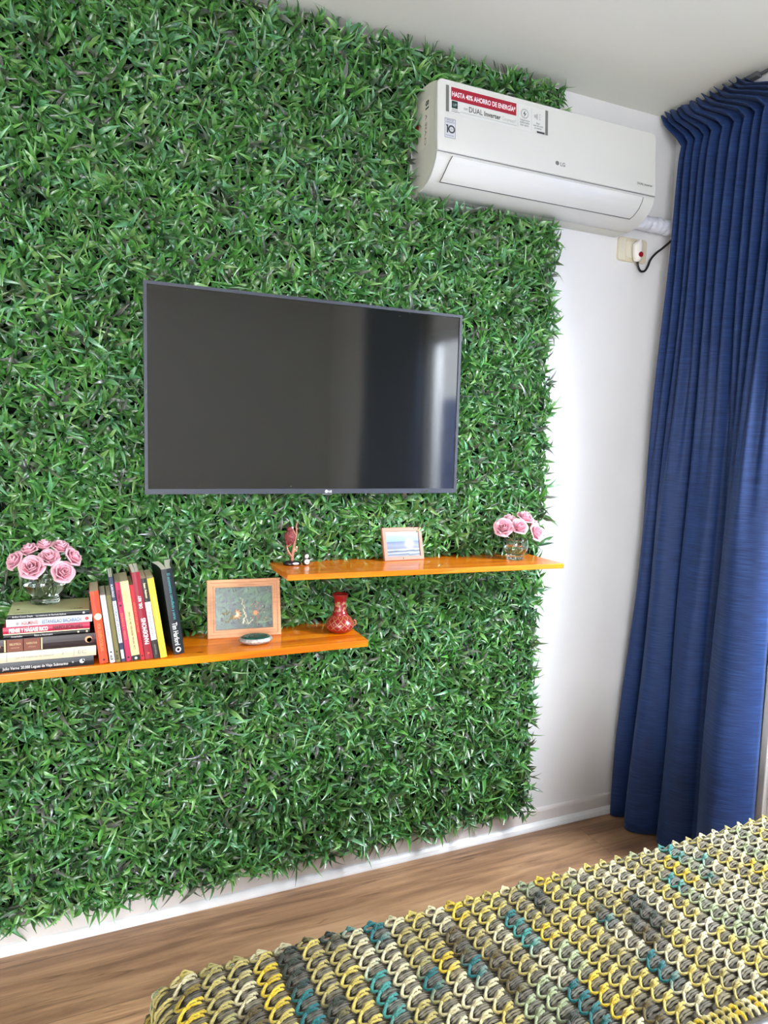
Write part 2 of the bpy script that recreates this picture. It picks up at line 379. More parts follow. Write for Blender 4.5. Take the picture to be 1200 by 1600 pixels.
# ------------------------------------------------------------------ television
def tv():
    root = thing('television', 'wide black flat television hung on the green leaf wall', 'television', (TVX0, -.11, TVZ0))
    w, h = TVX1-TVX0-.004, TVZ1-TVZ0
    bez = mat('tv_bezel_grey', srgb(62, 66, 76), .38, .5, bump=.05, bscale=900, bdist=.0004)
    dark = mat('tv_back_black', (.01, .01, .012), .5)
    scr = mat('tv_screen', srgb(24, 25, 21), .07, .75, ior=1.62)
    b = MB(); b.box(.003, .012, .003, w-.003, .034, h-.003); b.box(.08, .03, .06, w-.08, .075, h-.15); b.obj('back_housing', dark, root, bevel=.006)
    b = MB(); t, bb = .0085, .0145; d = .014
    o = [(0, 0), (w, 0), (w, h), (0, h)]; i = [(t, bb), (w-t, bb), (w-t, h-t), (t, h-t)]
    for k in range(4):
        q = (k+1) % 4
        b.quad((*[o[k][0]], 0, o[k][1]), (o[q][0], 0, o[q][1]), (i[q][0], 0, i[q][1]), (i[k][0], 0, i[k][1]))
        b.quad((i[k][0], 0, i[k][1]), (i[q][0], 0, i[q][1]), (i[q][0], .0035, i[q][1]), (i[k][0], .0035, i[k][1]))
        b.quad((o[k][0], d, o[k][1]), (o[q][0], d, o[q][1]), (o[q][0], 0, o[q][1]), (o[k][0], 0, o[k][1]))
    whitem = mat('print_white', (.85, .85, .85), .5)
    cx = w*.545
    b.sphere((cx-.007, -.0006, .0065), .0048, 8, 1, (1, .12, 1))
    b.text('LG', .0085, (cx, -.0006, .0036), (1, 0, 0), (0, 0, 1), 1, bold=.03)
    bz_ = b.obj('bezel', [bez, whitem], root)
    b = MB(); b.box(cx-.02, -.001, -.004, cx+.012, .012, .0); b.obj('sensor', mat('sensor_grey', srgb(96, 98, 100), .3), bz_, bevel=.001)
    b = MB(); b.box(t-.001, .0035, bb-.001, w-t+.001, .0045, h-t+.001); b.obj('screen', scr, root)
tv()

# ------------------------------------------------------------------ shelves
def wood_shelf_mat():
    m = bpy.data.materials.new('varnished_orange_pine'); m.use_nodes = True; N = m.node_tree.nodes; L = m.node_tree.links
    p = N['Principled BSDF']; co = N.new('ShaderNodeTexCoord'); mp = N.new('ShaderNodeMapping'); mp.inputs['Scale'].default_value = (1.2, 22, 22)
    L.new(co.outputs['Object'], mp.inputs[0])
    n = N.new('ShaderNodeTexNoise'); n.inputs['Scale'].default_value = 1.6; n.inputs['Detail'].default_value = 7; n.inputs['Distortion'].default_value = .9
    L.new(mp.outputs[0], n.inputs['Vector'])
    r = ramp(N, [(.3, srgb(186, 84, 4)), (.5, srgb(222, 116, 4)), (.68, srgb(238, 142, 10)), (.8, srgb(214, 110, 4))]); L.new(n.outputs['Fac'], r.inputs[0])
    v = N.new('ShaderNodeTexVoronoi'); v.inputs['Scale'].default_value = 4.2; mv = N.new('ShaderNodeMapping'); mv.inputs['Scale'].default_value = (1, 2.2, .6)
    L.new(co.outputs['Object'], mv.inputs[0]); L.new(mv.outputs[0], v.inputs['Vector'])
    rv = ramp(N, [(.02, (.25, .1, .03)), (.055, (1, 1, 1))]); L.new(v.outputs['Distance'], rv.inputs[0])
    mx = N.new('ShaderNodeMixRGB'); mx.blend_type = 'MULTIPLY'; mx.inputs[0].default_value = 1; L.new(r.outputs[0], mx.inputs[1]); L.new(rv.outputs[0], mx.inputs[2])
    L.new(mx.outputs[0], p.inputs['Base Color']); p.inputs['Roughness'].default_value = .32; p.inputs['Coat Weight'].default_value = .55; p.inputs['Coat Roughness'].default_value = .05; p.inputs['Specular IOR Level'].default_value = .25
    return m
shelfm = wood_shelf_mat()
LZ = .887; UZ0, USL = 1.092, math.atan(.0100/.933)
def uz(x): return UZ0-math.tan(USL)*(x-1.207)
def shelf(x0, x1, z, th, rot, label):
    root = thing('wall_shelf', label, 'shelf', (x0, 0, z), (0, rot, 0), 'orange varnished wall shelves')
    b = MB(); b.box(0, -.26, -th, x1-x0, -.012, 0); b.obj('board', shelfm, root, bevel=.002, bseg=3)
    for q in (.15, .85):
        b = MB(); x = (x1-x0)*q; b.box(x-.012, -.06, -th-.03, x+.012, -.011, -th-.0005); b.obj('bracket', mat('bracket_metal', (.02, .02, .02), .5, metal=.6), root)
shelf(1.207, 2.141, UZ0, .0165, USL, 'upper orange varnished shelf below the television, the shorter one to the right')
shelf(-.05, 1.452, LZ, .0205, 0, 'lower orange varnished shelf carrying the books')

# ------------------------------------------------------------------ air conditioner
def air_conditioner():
    X, Z = 1.662, 2.232; Wd = .835
    root = thing('air_conditioner', 'white wall air conditioner with energy stickers beside the ceiling', 'air conditioner', (X, 0, Z))
    body = mat('ac_body_plastic', srgb(210, 210, 198), .4, .45); face = mat('ac_gloss_white', srgb(210, 211, 205), .16, .5)
    grey = mat('ac_seam_grey', srgb(120, 122, 122), .5); dk = mat('ac_dark', srgb(58, 60, 62), .5)
    lower = [(-.186, .086), (-.180, .066), (-.168, .046), (-.150, .028), (-.128, .015), (-.100, .006), (-.060, .001), (0, 0)]
    pr = [(-.0005, 0)] + [(0, .312), (-.06, .314), (-.11, .309), (-.150, .299), (-.168, .290), (-.172, .2), (-.180, .09)] + lower[:-1]
    pr[1] = (-.0005, .312)
    b = MB(); b.prism(pr, 'x', .006, Wd-.006, 0, True); hs = b.obj('housing', body, root, bevel=.002)
    # lower front fairing, wider than the housing, carrying the flap
    def fair(x0, x1, off, pts, mb, mi=0, n=1):
        pr2 = [(y-off*.8, z-off*.3) for y, z in pts]; inner = [(y+.012, z+.006) for y, z in pts][::-1]
        mb.prism(pr2+inner, 'x', x0, x1, mi, True)
    b = MB(); fair(0, Wd, .001, lower[:-1], b); b.obj('front_fairing', face, root)
    # front panel: thin rounded slab, slightly tilted
    y0, y1, z0, z1 = -.1895, -.176, .0885, .2955
    def fp(x, z, o=0.): return (x, y0+(y1-y0)*(z-z0)/(z1-z0)-o, z)
    def outline(inset):
        pts = []; R = .016; a0, a1 = inset, Wd-inset; c0, c1 = z0+inset*.5, z1-inset
        for k in range(7): q = PI/2*k/6; pts.append((a1-R+R*math.cos(q), c1-R+R*math.sin(q)))
        for k in range(7): q = PI/2+PI/2*k/6; pts.append((a0+R+R*math.cos(q), c1-R+R*math.sin(q)))
        r = .004
        for k in range(4): q = PI+PI/2*k/3; pts.append((a0+r+r*math.cos(q), c0+r+r*math.sin(q)))
        for k in range(4): q = 1.5*PI+PI/2*k/3; pts.append((a1-r+r*math.cos(q), c0+r+r*math.sin(q)))
        return pts
    b = MB(); A = outline(0); B = outline(.002); n = len(A)
    vb = [fp(x, z, -.016) for x, z in A]; va = [fp(x, z, -.0025) for x, z in A]; vf = [fp(x, z, 0) for x, z in B]
    b.add(vb+va, [(i, (i+1) % n, n+(i+1) % n, n+i) for i in range(n)]); b.add(va+vf, [(i, (i+1) % n, n+(i+1) % n, n+i) for i in range(n)], 0, True)
    b.add(vf, [tuple(range(n))])
    # printing straight on the panel
    xd = (1, 0, 0); yv = Vector((0, y1-y0, z1-z0)).normalized(); yd = tuple(yv)
    b.sphere(fp(.427, .1250, -.0002), .0078, 8, 2, (1, .1, 1)); b.text('LG', .0165, fp(.4385, .1193, .0004), xd, yd, 2, bold=.03)
    b.text('DUAL Inverter', .0105, fp(.755, .1165, .0004), xd, yd, 1, width=.066, bold=.015)
    fpn = b.obj('front_panel', [face, dk, grey], root)
    # large energy banner
    wht = mat('sticker_white', srgb(212, 214, 209), .35); red = mat('sticker_red', srgb(158, 24, 48), .35); gr = mat('sticker_grey', srgb(112, 112, 108), .4)
    tx = mat('sticker_text', srgb(64, 68, 68), .5); pk = mat('print_white', (.85, .85, .85), .5); lg = mat('sticker_light_grey', srgb(168, 172, 168), .4); tl = mat('sticker_teal', srgb(20, 56, 52), .4)
    b = MB()
    def rect(xa, za, xb, zb, mi, o): b.quad(fp(xa, za, o), fp(xb, za, o), fp(xb, zb, o), fp(xa, zb, o), mi)
    xs, xe, zb_, zt = .026, .389, .203, .279
    rect(xs, zb_, xe, zt, 0, .0005)
    rect(xs, zb_, xs+.0105, zt, 2, .0008); rect(xe-.0105, zb_, xe, zt, 2, .0008)
    rect(.0435, .2395, .271, .2765, 1, .0008)
    e = .0011
    b.text('HASTA 40% AHORRO DE ENERGÍA*', .020, fp(.0465, .2505, e), xd, yd, 4, width=.221, bold=.02)
    rect(.0455, .2165, .0655, .2375, 6, .0008); b.text('UP', .011, fp(.0495, .2225, e), xd, yd, 5, bold=.01)
    b.text('Ahorro', .006, fp(.0455, .2105, e), xd, yd, 3, width=.02); b.text('energético', .006, fp(.0445, .2055, e), xd, yd, 3, width=.029)
    b.text('con', .012, fp(.086, .2195, e), xd, yd, 3, width=.013); b.text('DUAL', .022, fp(.104, .2160, e), xd, yd, 3, width=.047, bold=.01)
    b.text('Inverter', .020, fp(.157, .2160, e), xd, yd, 3, width=.058, bold=.02); b.text('Compressor*', .016, fp(.220, .2165, e), xd, yd, 5, width=.051)
    rect(.075, .2095, .272, .2108, 5, e); rect(.276, .2065, .2768, .275, 5, e); rect(.327, .2065, .3278, .275, 5, e)
    def ring(cx, cz, r0, r1, mi):
        k = 24; v = []
        for i in range(k):
            q = 2*PI*i/k; v.append(fp(cx+r0*math.cos(q), cz+r0*math.sin(q), e)); v.append(fp(cx+r1*math.cos(q), cz+r1*math.sin(q), e))
        b.add(v, [(2*i, 2*i+1, (2*i+3) % (2*k), (2*i+2) % (2*k)) for i in range(k)], mi)
    ring(.3015, .252, .0125, .0138, 3)
    b.add([fp(.303, .262, e), fp(.296, .2505, e), fp(.3015, .2515, e), fp(.2995, .242, e), fp(.3075, .2535, e), fp(.302, .2525, e)], [(0, 1, 2, 5), (2, 3, 4, 5)], 3)
    for k, (s_, w_) in enumerate((('Temperatura', .036), ('confortable', .036), ('más rápido', .030))): b.text(s_, .0078, fp(.3015, .2300-.0075*k, e), xd, yd, 3, width=w_, align='C')
    b.add([fp(.337, .248, e), fp(.337, .257, e), fp(.342, .257, e), fp(.350, .263, e), fp(.350, .242, e), fp(.342, .248, e)], [(0, 1, 2, 3, 4, 5)], 5)
    for k in range(3): rect(.356, .244+.007*k, .3595, .248+.007*k, 5, e)
    for k, (s_, w_) in enumerate((('Bajo', .013), ('nivel de ruido', .037), ('en interior', .028))): b.text(s_, .0078, fp(.352, .2300-.0075*k, e), xd, yd, 3, width=w_, align='C')
    rect(.347, .2035, .3765, .2095, 3, e)
    b.obj('energy_sticker', [wht, red, gr, tx, pk, lg, tl], fpn)
    # ten year sticker
    b = MB(); rect(.0225, .128, .0585, .184, 0, .0005)
    for (xa, za, xb, zb) in ((.0225, .1828, .0585, .184), (.0225, .128, .0585, .1292), (.0225, .128, .0237, .184), (.0573, .128, .0585, .184)): rect(xa, za, xb, zb, 1, .0009)
    b.text('AÑOS DE', .0055, fp(.0405, .1775, e), xd, yd, 2, width=.024, align='C'); b.text('GARANTÍA', .0055, fp(.0405, .1715, e), xd, yd, 2, width=.028, align='C')
    rect(.0295, .1425, .0340, .1655, 2, e); rect(.0270, .1615, .0300, .1655, 2, e); ring(.0455, .154, .0072, .0118, 2)
    b.text('AÑOS', .0038, fp(.0455, .1527, e), xd, yd, 2, width=.009, align='C'); b.text('INVERTER', .0045, fp(.0405, .1335, e), xd, yd, 2, width=.026, align='C')
    b.obj('warranty_sticker', [mat('sticker_silver', srgb(196, 200, 206), .3), grey, tx], fpn)
    # air flap
    flap = [(-.186, .080), (-.181, .066), (-.169, .046), (-.151, .028), (-.1385, .0198)]
    b = MB()
    xa0, xa1, xb0, xb1 = .050, .783, .035, .772
    top = .0785
    def fl(u, v, o):
        k = v*(len(flap)-1); i = min(int(k), len(flap)-2); q = k-i
        y = flap[i][0]*(1-q)+flap[i+1][0]*q; z = flap[i][1]*(1-q)+flap[i+1][1]*q
        l = xa0*(1-v)+xb0*v-.004*math.sin(PI*v); r = xa1*(1-v)+xb1*v+.004*math.sin(PI*v)
        return (l+(r-l)*u, y-o, z-o*.6)
    b.grid(lambda u, v: fl(u, v, .0032), 24, 12)
    for (f0) in (lambda u, v: fl(0, u, .0032-.003*v), lambda u, v: fl(1, u, .0032-.003*v), lambda u, v: fl(u, 1, .0032-.003*v), lambda u, v: fl(u, 0, .0032-.003*v)): b.grid(f0, 12, 1)
    flp = b.obj('air_flap', face, root)
    b = MB()
    def edge(pts): b.tube(pts, .0013, 6, 0)
    edge([fl(0, k/12, .0030) for k in range(13)]); edge([fl(1, k/12, .0030) for k in range(13)]); edge([fl(0, 1, .0030), fl(1, 1, .0030)])
    b.obj('flap_gap', dk, flp)
    b = MB(); b.tube([(0.001, -.187, .0872), (Wd-.001, -.187, .0872)], .0012, 6); b.obj('panel_seam', grey, root)
    # side label on the left cheek
    b = MB(); xx = .0052
    def srect(ya, za, yb, zb, mi, o=0.): b.quad((xx-o, ya, za), (xx-o, yb, za), (xx-o, yb, zb), (xx-o, ya, zb), mi)
    srect(-.118, .13, -.02, .272, 0)
    b.text('CLASE A', .016, (xx-.0005, -.09, .135), (0, 0, 1), (0, -1, 0), 1, width=.09); b.text('18', .03, (xx-.0005, -.09, .238), (0, 0, 1), (0, -1, 0), 1, width=.025, bold=.03)
    srect(-.045, .19, -.012, .225, 2, .0004)
    b.obj('side_label', [mat('label_paper', srgb(222, 218, 204), .5), tx, mat('label_orange', srgb(178, 60, 30), .4)], hs)
air_conditioner()

# wrapped pipe bundle from the air conditioner to the corner
b = MB(); pts = []; rs = []
for k in range(34):
    q = k/33; pts.append((2.4985+.2575*q, -.034, 2.292-.004*q+.0015*math.sin(k*1.3))); rs.append(.0265+.0016*math.sin(k*1.9)+.0012*math.sin(k*.7))
b.tube(pts, rs, 18)
tag(b.obj('wrapped_pipe', mat('white_pipe_wrap', srgb(222, 226, 236), .32, .5, bump=.6, bscale=60, bdist=.003)), 'white plastic wrapped pipe running from the air conditioner to the curtain', 'pipe')

# outlet plate and plug
def outlet():
    root = thing('wall_outlet', 'ivory wall outlet plate under the air conditioner pipe', 'outlet', (2.5085, 0, 2.1535))
    w, h = .134, .085; R = .012
    def rr(w0, w1, h0, h1, R):
        p = []
        for (cx, cz, s) in ((w1-R, h1-R, 0), (w0+R, h1-R, 1), (w0+R, h0+R, 2), (w1-R, h0+R, 3)):
            for k in range(6): q = (s+k/5)*PI/2; p.append((cx+R*math.cos(q), cz+R*math.sin(q)))
        return p
    iv = mat('ivory_plastic', srgb(214, 205, 178), .35)
    b = MB(); b.prism(rr(0, w, 0, h, R), 'y', -.009, -.0003); b.obj('plate', iv, root, bevel=.002)
    b = MB(); b.prism(rr(.036, .098, .014, .071, .004), 'y', -.012, -.009); b.box(.002, -.0105, .004, .032, -.009, .081); b.obj('socket_insert', mat('ivory_light', srgb(224, 219, 200), .35), root, bevel=.001)
outlet()
def plug():
    root = thing('power_plug', 'white power plug with a red spot and black cord in the wall outlet', 'plug', (2.5815, -.012, 2.2))
    b = MB(); pr = []
    for k in range(9):
        v = k/8; hw = .0165+.003*math.sin(PI*v)-.004*v
        pr.append((v, hw))
    def body(u, v):
        a = 2*PI*u; zc = .026-.068*v; hw = (.0165+.0045*math.sin(PI*min(1, v*1.1)))*(.25+.75*min(1, 6*v))*(1 if v < .9 else .8)
        return (hw*math.cos(a), -.016+.016*math.sin(a), zc)
    b.grid(body, 20, 12); b.sphere((0, -.016, .024), .006, 8); b.sphere((0, -.016, -.041), .0135, 8, 0, (1, 1, .6))
    pb = b.obj('plug_body', mat('plug_white', srgb(232, 228, 222), .35), root)
    b = MB(); b.prism([(.002+.0095*math.cos(k*PI/8), -.026+.0095*math.sin(k*PI/8)) for k in range(16)], 'y', -.0345, -.030); b.obj('red_spot', mat('plug_red', srgb(150, 24, 40), .35), pb)
    b = MB(); P = [(0.004, -.014, -.043), (.008, -.014, -.062), (.022, -.012, -.078), (.044, -.010, -.076), (.060, -.008, -.058), (.074, -.006, -.030), (.098, -.006, -.004), (.128, -.006, .018), (.162, -.006, .045), (.172, -.006, .055)]
    def cat(P, n=6):
        P = [Vector(p) for p in P]; o = []
        for i in range(len(P)-1):
            a, b_, c, d = P[max(i-1, 0)], P[i], P[i+1], P[min(i+2, len(P)-1)]
            for k in range(n):
                t = k/n; o.append(.5*((2*b_)+(c-a)*t+(2*a-5*b_+4*c-d)*t*t+(3*b_-a-3*c+d)*t**3))
        return o+[P[-1]]
    b.tube(cat(P), .0042, 8); b.obj('power_cord', mat('black_cord', (.012, .012, .013), .4), root)
    return cat
catmull = plug()

# ------------------------------------------------------------------ curtains
def fabric_mat():
    m = bpy.data.materials.new('navy_curtain_weave'); m.use_nodes = True; N = m.node_tree.nodes; L = m.node_tree.links
    p = N['Principled BSDF']; co = N.new('ShaderNodeTexCoord')
    mp = N.new('ShaderNodeMapping'); mp.inputs['Scale'].default_value = (14, 14, 420); L.new(co.outputs['Object'], mp.inputs[0])
    n = N.new('ShaderNodeTexNoise'); n.inputs['Scale'].default_value = 1; n.inputs['Detail'].default_value = 3; L.new(mp.outputs[0], n.inputs['Vector'])
    r = ramp(N, [(.3, srgb(14, 36, 76)), (.5, srgb(22, 50, 100)), (.72, srgb(38, 72, 128))]); L.new(n.outputs['Fac'], r.inputs[0])
    L.new(r.outputs[0], p.inputs['Base Color']); p.inputs['Roughness'].default_value = .62; p.inputs['Sheen Weight'].default_value = .12; p.inputs['Specular IOR Level'].default_value = .4
    p.inputs['Sheen Tint'].default_value = (.5, .65, 1, 1)
    b = N.new('ShaderNodeBump'); b.inputs['Strength'].default_value = .25; b.inputs['Distance'].default_value = .0008
    L.new(n.outputs['Fac'], b.inputs['Height']); L.new(b.outputs[0], p.inputs['Normal'])
    t = N.new('ShaderNodeBsdfTranslucent'); t.inputs['Color'].default_value = (*srgb(56, 92, 190), 1)
    mx = N.new('ShaderNodeMixShader'); mx.inputs[0].default_value = .12
    L.new(p.outputs[0], mx.inputs[1]); L.new(t.outputs[0], mx.inputs[2]); L.new(mx.outputs[0], N['Material Output'].inputs['Surface'])
    return m
navy = fabric_mat()
def sm(a, b, x): q = max(0, min(1, (x-a)/(b-a))); return q*q*(3-2*q)
def curtain(label, top, bot, nl, nf, amp_t, amp_b, zb, ztop, seed, group, lobes=None, tend=None, amps=None):
    """top/bot: (x,y) start and end of the gathered cloth at the header and at the hem"""
    rnd = random.Random(seed)
    root = thing('curtain', label, 'curtain', (0, 0, 0), group=group)
    ph = [rnd.uniform(-.5, .5) for _ in range(8)]
    if lobes is None: lobes = [k/nl for k in range(nl+1)]
    def lobe(s):
        for k in range(len(lobes)-1):
            if s <= lobes[k+1]: return (amps[k] if amps else 1)*abs(math.sin(PI*(s-lobes[k])/(lobes[k+1]-lobes[k])))**.6
        return 0
    def fine(s, z): return .5+.5*math.sin(2*PI*nf*s+.9*math.sin(7*s+ph[0])+.75*math.sin(2.3*z+5*s+ph[1])+.5*math.sin(17*s+ph[5])*math.sin(1.9*z+ph[6]))
    hz = ztop-.115                      # foot of the gathered header
    def P(u, v):
        z = zb+(ztop-zb)*v
        t = sm(zb, hz, z)              # 0 at hem, 1 at header
        if z <= hz:
            x0 = bot[0][0]*(1-t)+top[0][0]*t; y0 = bot[0][1]*(1-t)+top[0][1]*t
            x1 = bot[1][0]*(1-t)+top[1][0]*t; y1 = bot[1][1]*(1-t)+top[1][1]*t
        else:
            x0, y0 = top[0]; x1, y1 = top[1]
            if tend:
                q = sm(hz, ztop, z); x0 += (tend[0][0]-x0)*q; y0 += (tend[0][1]-y0)*q; x1 += (tend[1][0]-x1)*q; y1 += (tend[1][1]-y1)*q
        w = (z-zb)/(hz-zb); w = min(1, max(0, w))
        mixc = sm(.42, .95, w)
        A = amp_b*(1-w)+amp_t*w
        a = A*((1-mixc)*lobe(u)+mixc*fine(u, z))+.012*(1-mixc)*(fine(u*.55+.1, z)-.5)*2*w
        a += .004*math.sin(9*u+5*z+ph[2])+.003*math.sin(31*u-3.3*z+ph[3])
        dx, dy = x1-x0, y1-y0; l = math.hypot(dx, dy)
        nx, ny = dy/l, -dx/l           # toward the room (-x)
        if nx > 0: nx, ny = -nx, -ny
        fl = 0
        if z > hz: q = (z-hz)/(ztop-hz); fl = .046*q-.014*(1-q)**4+.005*math.sin(2*PI*nf*1.5*u+q*2); a = a*(1-.25*q)
        else: fl = -.014*math.exp(-(hz-z)/.05)
        a += fl
        side = .006*math.sin(4*z+6*u+ph[4])*(1-w)
        return (x0+dx*u+nx*a, y0+dy*u+ny*a+side, z+(.006*math.sin(2*PI*nf*u) if v >= 1 else 0))
    b = MB(); b.grid(P, 260, 90); b.obj('cloth', navy, root, solid=.0016)
    b = MB()
    def seam(u, k): x, y, z = P(u, (.066)/(ztop-zb)+.0015*k); return x-.0012, y, z
    return root
CT = [(2.712, -.088), (2.715, -.574)]; CB = [(2.682, -.010), (2.695, -.598)]
curtain('long navy blue curtain in the corner beside the foliage wall', CT, CB, 4, 13, .038, .086, .006, 2.672, 3, 'navy curtains on the window wall', [0, .13, .36, .59, .68, 1.0], [(2.722, -.022), (2.737, -.350)], [.85, 1.05, .7, .0, 1.35])
curtain('second navy curtain at the far side of the window, seen only in the television screen', [(2.705, -2.22), (2.705, -3.2)], [(2.69, -2.2), (2.69, -3.2)], 8, 20, .03, .05, .006, 2.672, 5, 'navy curtains on the window wall')
b = MB(); b.box(2.712, -.375, 2.6745, 2.738, -.02, 2.6895)
b.box(2.712, -3.3, 2.6745, 2.738, -2.15, 2.6895)
b.box(2.728, -2.15, 2.680, 2.738, -.375, 2.6895)
tag(b.obj('curtain_rail', mat('rail_dark', srgb(92, 94, 98), .5), bevel=.002), 'thin dark curtain rail under the ceiling along the window wall', 'rail')

# ------------------------------------------------------------------ bed and crochet blanket
BX, BY, BZ = .797, -.935, .535         # left face, foot face, sheet top
sheetm = mat('white_bed_sheet', srgb(220, 220, 222), .8, .2, bump=.5, bscale=420, bdist=.001, var=.05, vscale=240, stretch=(1, 2.5, 1))
def bed():
    root = thing('bed', 'bed with a white sheet under the crochet blanket', 'bed', (0, 0, 0))
    x0, x1, y0, y1 = BX, 2.44, -2.95, BY
    b = MB(); b.box(x0+.02, y0+.02, .10, x1-.02, y1-.02, .30); b.obj('bed_base', mat('bed_base_fabric', srgb(120, 116, 110), .8, bump=.3, bscale=300), root, bevel=.012)
    b = MB(); b.box(x0, y0, .30, x1, y1, BZ); b.obj('mattress', sheetm, root, bevel=.05, bseg=6)
    for (x, y) in ((x0+.1, y0+.1), (x1-.1, y0+.1), (x0+.1, y1-.1), (x1-.1, y1-.1)):
        b = MB(); b.lathe([(0.0001, 0), (.022, 0), (.03, .101), (.0001, .101)], x, y, 16); b.obj('leg', mat('bed_leg_wood', srgb(70, 50, 36), .5), root)
bed()
def blanket():
    R = .05
    def bendc(s):                       # s<0 hangs over the edge; returns inward distance, drop, angle
        if s >= R: return s, 0., 0.
        arc = R*PI/2; q = (R-s)
        if q <= arc: th = q/R; return R-R*math.sin(th), R-R*math.cos(th), th
        return 0., R+(q-arc), PI/2
    def surf(a, c, h):
        """a along x from the left edge, c toward the camera from the foot edge, h above the cloth"""
        px, dx, tx = bendc(a); py, dy, ty = bendc(c)
        nx, ny = -math.sin(tx), math.sin(ty); nz = math.cos(tx)*math.cos(ty); n = Vector((nx, ny, max(nz, .0))); n.normalize()
        zz = BZ+.006-dx-dy+.0035*math.sin(7*a+3*c)*math.cos(5*c-2*a)
        return Vector((BX+px, BY-py, zz))+n*(h+.002)
    rowp, cellp = .0430, .0270
    A0, A1, C0, C1 = -.22, 1.66, -.20, .415
    nr = int((A1-A0)/rowp); nc = int((C1-C0)/cellp)
    pal = [srgb(214, 204, 160), srgb(206, 186, 92), srgb(178, 164, 96), srgb(166, 176, 132), srgb(18, 104, 104), srgb(92, 78, 34), srgb(222, 216, 196), srgb(216, 186, 50), srgb(60, 140, 130), srgb(46, 54, 40)]
    pal = [np.array(p)*.80 for p in pal]
    rnd = random.Random(5)
    VV = []; FFc = []; CC = []; cnt = [0]
    def strand(pts, r, col, n=6, c2=None):
        P = [Vector(p) for p in pts]; base = cnt[0]; m_ = len(P)
        for i, p in enumerate(P):
            t = (P[min(i+1, m_-1)]-P[max(i-1, 0)])
            t = t.normalized() if t.length > 1e-9 else Vector((0, 1, 0))
            a = t.cross(Vector((.1, .05, 1))).normalized(); bb = t.cross(a)
            rad = r*(.55 if i in (0, m_-1) else 1)*(1+.16*math.sin(i*2.4))
            for k in range(n):
                q = 2*PI*k/n+i*.6; VV.append(p+(a*math.cos(q)+bb*math.sin(q))*rad)
                f = i/(m_-1); cc = col if c2 is None else col*(1-f)+c2*f
                CC.append(cc*(.78+.44*((k+i) % 2)))
        for i in range(m_-1):
            for k in range(n): FFc.append((base+i*n+k, base+i*n+(k+1) % n, base+(i+1)*n+(k+1) % n, base+(i+1)*n+k))
        cnt[0] += m_*n
    def smooth(P, k=3): return catmull(P, k)
    # yarn colour runs along each row in stretches
    for i in range(nr+1):
        a = A0+i*rowp; seq = []; cur = rnd.choice([0, 1, 2, 3])
        teal = rnd.random() < .22; yel = rnd.random() < .3
        bright = sm(.3, 1.5, a)
        while len(seq) < nc+3:
            run = rnd.randint(1, 4)
            pool = [0, 0, 1, 1, 2, 2, 3, 1, 0]+([4, 8, 4] if teal else [])+([7, 7, 1] if yel else [])+([5, 9, 5, 4] if bright < .5 else [6, 0, 3])+([8] if rnd.random() < .2 else [])
            cur = rnd.choice(pool); seq += [cur]*run
        for j in range(nc+1):
            c = C0+j*cellp; jit = lambda s: rnd.uniform(-s, s)
            col = pal[seq[j]]*rnd.uniform(.85, 1.12); nxt = pal[seq[j+1]]
            a_, c_ = a+.004, c
            # chain to the next vertex of the row
            q = [surf(a+.004, c, .0125), surf(a-.0035, c+.0085, .0110), surf(a-.0095+jit(.001), c+.0175, .0085), surf(a-.0045, c+.0240, .0095), surf(a+.004, c+cellp, .0125)]
            strand(smooth(q, 2), .0024, col*1.05, 6, nxt)
            strand([p+Vector((.0028, .0012, -.0012)) for p in smooth(q, 2)], .0020, nxt*.85, 5, col)
            # band of yarn crossing from the vertex to the next row
            da, dc = rowp*.66+jit(.003), -.0120+jit(.003); L_ = math.hypot(da, dc); ux_, uc_ = -dc/L_, da/L_
            for k, (o_, hh, rr, ln) in enumerate(((-.0030, .0120, .0021, .88), (0, .0155, .0023, 1.0), (.0030, .0125, .0021, .80), (.0014, .0175, .0018, .60))):
                def sp_(f, h, w=1.0): return surf(a_+da*f*ln+ux_*o_*w+jit(.0009), c_+dc*f*ln+uc_*o_*w+jit(.0009), h)
                q = [sp_(.0, .0095, .3), sp_(.22, hh*.98, .9), sp_(.48, hh, 1.25), sp_(.76, hh*.85, 1.3), sp_(1.0, .0060, .9)]
                strand(smooth(q, 2), rr*1.15, col*rnd.uniform(.72, 1.2), 6, (nxt*.35+col*.65)*rnd.uniform(.8, 1.1))
            # deep grey-brown posts joining to the row behind, shadow put into their colour
            pc = (pal[seq[j]]*.2+np.array(srgb(132, 124, 108))*.7)
            for k in range(3):
                u = .0015+.0048*k
                q = [surf(a+.003, c+u, .0040), surf(a+.020, c+u-.005+jit(.001), .0058), surf(a+.040, c+u-.006, .0035)]
                strand(smooth(q, 2), .0022, pc*rnd.uniform(.42, .98), 5)
    # bobble edging along the near border
    nb = int((A1-A0)/.0150)
    for i in range(nb):
        a = A0+i*.0150; cidx = rnd.choice([1, 2, 0, 1, 7, 2])
        for k in range(2):
            q = [surf(a-.004, C1+.010+.013*k, .004), surf(a+.002, C1+.004+.013*k, .011), surf(a+.010, C1+.008+.013*k, .0105), surf(a+.012, C1+.016+.013*k, .004)]
            strand(smooth(q, 2), .0036, pal[cidx]*rnd.uniform(.75, 1.05), 6)
    # thin ground of yarn under the stitches, shade of the holes put into its colour
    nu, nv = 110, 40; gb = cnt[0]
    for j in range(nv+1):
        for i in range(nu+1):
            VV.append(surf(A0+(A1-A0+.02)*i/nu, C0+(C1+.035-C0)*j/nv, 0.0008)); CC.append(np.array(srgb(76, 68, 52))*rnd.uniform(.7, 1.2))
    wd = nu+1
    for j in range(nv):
        for i in range(nu): FFc.append((gb+j*wd+i, gb+(j+1)*wd+i, gb+(j+1)*wd+i+1, gb+j*wd+i+1))
